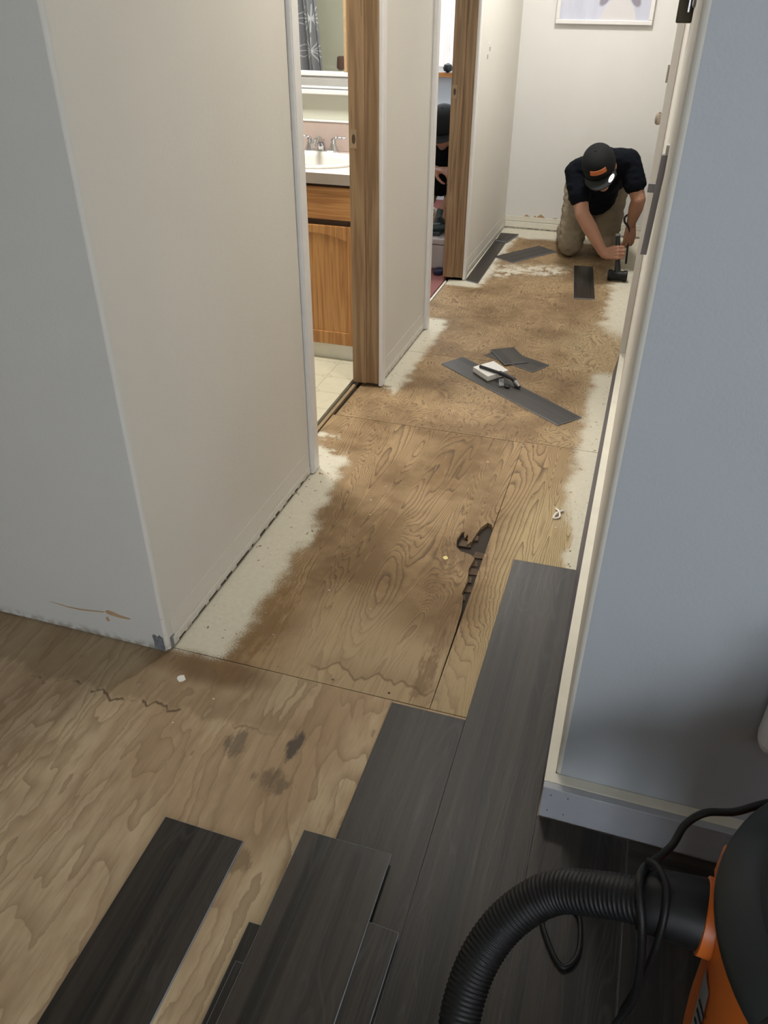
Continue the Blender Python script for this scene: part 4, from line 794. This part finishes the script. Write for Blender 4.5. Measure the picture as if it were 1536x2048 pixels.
for k in range(4):
    a = pi / 4 + k * pi / 2; c = Vector((VX + 0.235 * cos(a), VY + 0.235 * sin(a), 0.03)); q = lathe([(0.022, -0.012), (0.025, -0.008), (0.025, 0.008), (0.022, 0.012)], c, (sin(a), -cos(a), 0), 20); tube([c + Vector((0, 0, 0.01)), c + Vector((-0.01 * cos(a), -0.01 * sin(a), 0.05))], 0.016, 12, q); obj('caster', q, 'motor', vc, smooth=True)
for a0 in (0.55, pi - 0.35): obj('lid_latch', box(VX + 0.262 * cos(a0) - 0.018, VX + 0.262 * cos(a0) + 0.018, VY + 0.262 * sin(a0) - 0.014, VY + 0.262 * sin(a0) + 0.02, 0.38, 0.448), 'orange', vc, bevel=0.006)
obj('hose_port', lathe([(0.050, 0), (0.0565, 0.003), (0.0565, 0.020), (0.060, 0.045)], (0.256, 0.768, 0.345), (1, -0.10, 0.0), 40), 'orange', vc, smooth=True)
# label: curved silver patch with slanted dark dashes
lbm = bmesh.new(); l2 = bmesh.new()
def dr_(ang, z, e=0.0015): rad = 0.2520 + (z - 0.15) * 0.05 + e; return Vector((VX + rad * cos(ang), VY + rad * sin(ang), z))
A0, A1 = radians(181), radians(189); rows = [[lbm.verts.new(dr_(A0 + (A1 - A0) * i / 10 + (8 - j) * 0.011, 0.11 + 0.20 * j / 8)) for i in range(11)] for j in range(9)]
for j in range(8):
    for i in range(10): lbm.faces.new((rows[j][i], rows[j][i + 1], rows[j + 1][i + 1], rows[j + 1][i]))
obj('label', lbm, 'silver', vc)
for i in range(7):
    z = 0.115 + i * 0.022; q = [l2.verts.new(dr_(radians(a), zz, 0.0025)) for a, zz in ((183 + (0.31 - z) * 25, z), (190 + (0.31 - z) * 25, z + 0.012), (190 + (0.31 - z) * 25, z + 0.020), (183 + (0.31 - z) * 25, z + 0.009))]; l2.faces.new(q)
obj('label_stripes', l2, 'motor', vc)
# cuff and corrugated hose
obj('hose_cuff', tube([(0.266, 0.766, 0.347), (0.258, 0.767, 0.347), (0.20, 0.770, 0.342), (0.172, 0.768, 0.336), (0.166, 0.768, 0.335)], lambda i: (0.051, 0.052, 0.048, 0.043, 0.040)[i], 36), 'rubber', vc, smooth=True)
hp = resample(spline([(0.178, 0.768, 0.338), (0.116, 0.784, 0.300), (0.045, 0.795, 0.250), (-0.016, 0.764, 0.190), (-0.052, 0.712, 0.135), (-0.064, 0.645, 0.085), (-0.052, 0.585, 0.052), (-0.03, 0.50, 0.042), (0.03, 0.40, 0.040), (0.12, 0.30, 0.040), (0.26, 0.22, 0.040), (0.42, 0.20, 0.040)], 30), 0.0018)
obj('hose', tube(hp, lambda i: 0.0350 - 0.0022 * (0.5 + 0.5 * cos(2 * pi * i / 4.4)) ** 0.7, 28), 'rubber', vc, smooth=True, auto=False)
cd = bmesh.new()
tube(spline([(0.62, 0.78, 0.60), (0.52, 0.88, 0.56), (0.41, 0.94, 0.47), (0.34, 0.93, 0.432), (0.296, 0.916, 0.41), (0.257, 0.92, 0.385), (0.230, 0.903, 0.365), (0.214, 0.871, 0.350), (0.190, 0.836, 0.352), (0.168, 0.795, 0.378), (0.160, 0.755, 0.392), (0.172, 0.717, 0.36), (0.184, 0.70, 0.28), (0.190, 0.70, 0.18), (0.168, 0.68, 0.09), (0.150, 0.62, 0.030), (0.130, 0.50, 0.012), (0.15, 0.35, 0.012)], 10), 0.0062, 10, cd)
tube(spline([(0.172, 0.805, 0.386), (0.186, 0.790, 0.395), (0.198, 0.760, 0.396), (0.200, 0.725, 0.365), (0.198, 0.71, 0.28), (0.190, 0.71, 0.18), (0.184, 0.71, 0.10), (0.182, 0.66, 0.04), (0.176, 0.58, 0.012), (0.18, 0.40, 0.012)], 10), 0.0058, 10, cd)
tube(spline([(0.040, 0.890, 0.011), (0.052, 0.862, 0.011), (0.076, 0.822, 0.011), (0.094, 0.812, 0.011), (0.112, 0.835, 0.011), (0.116, 0.872, 0.011), (0.106, 0.92, 0.011), (0.07, 0.93, 0.011), (0.040, 0.890, 0.011)], 8), 0.0050, 10, cd)
tube(spline([(0.60, 0.62, 0.64), (0.46, 0.615, 0.60), (0.36, 0.58, 0.56), (0.29, 0.545, 0.50), (0.24, 0.50, 0.36), (0.22, 0.44, 0.1), (0.22, 0.36, 0.012)], 10), 0.0075, 10, cd)
obj('power_cord', cd, 'rubber', vc, smooth=True)
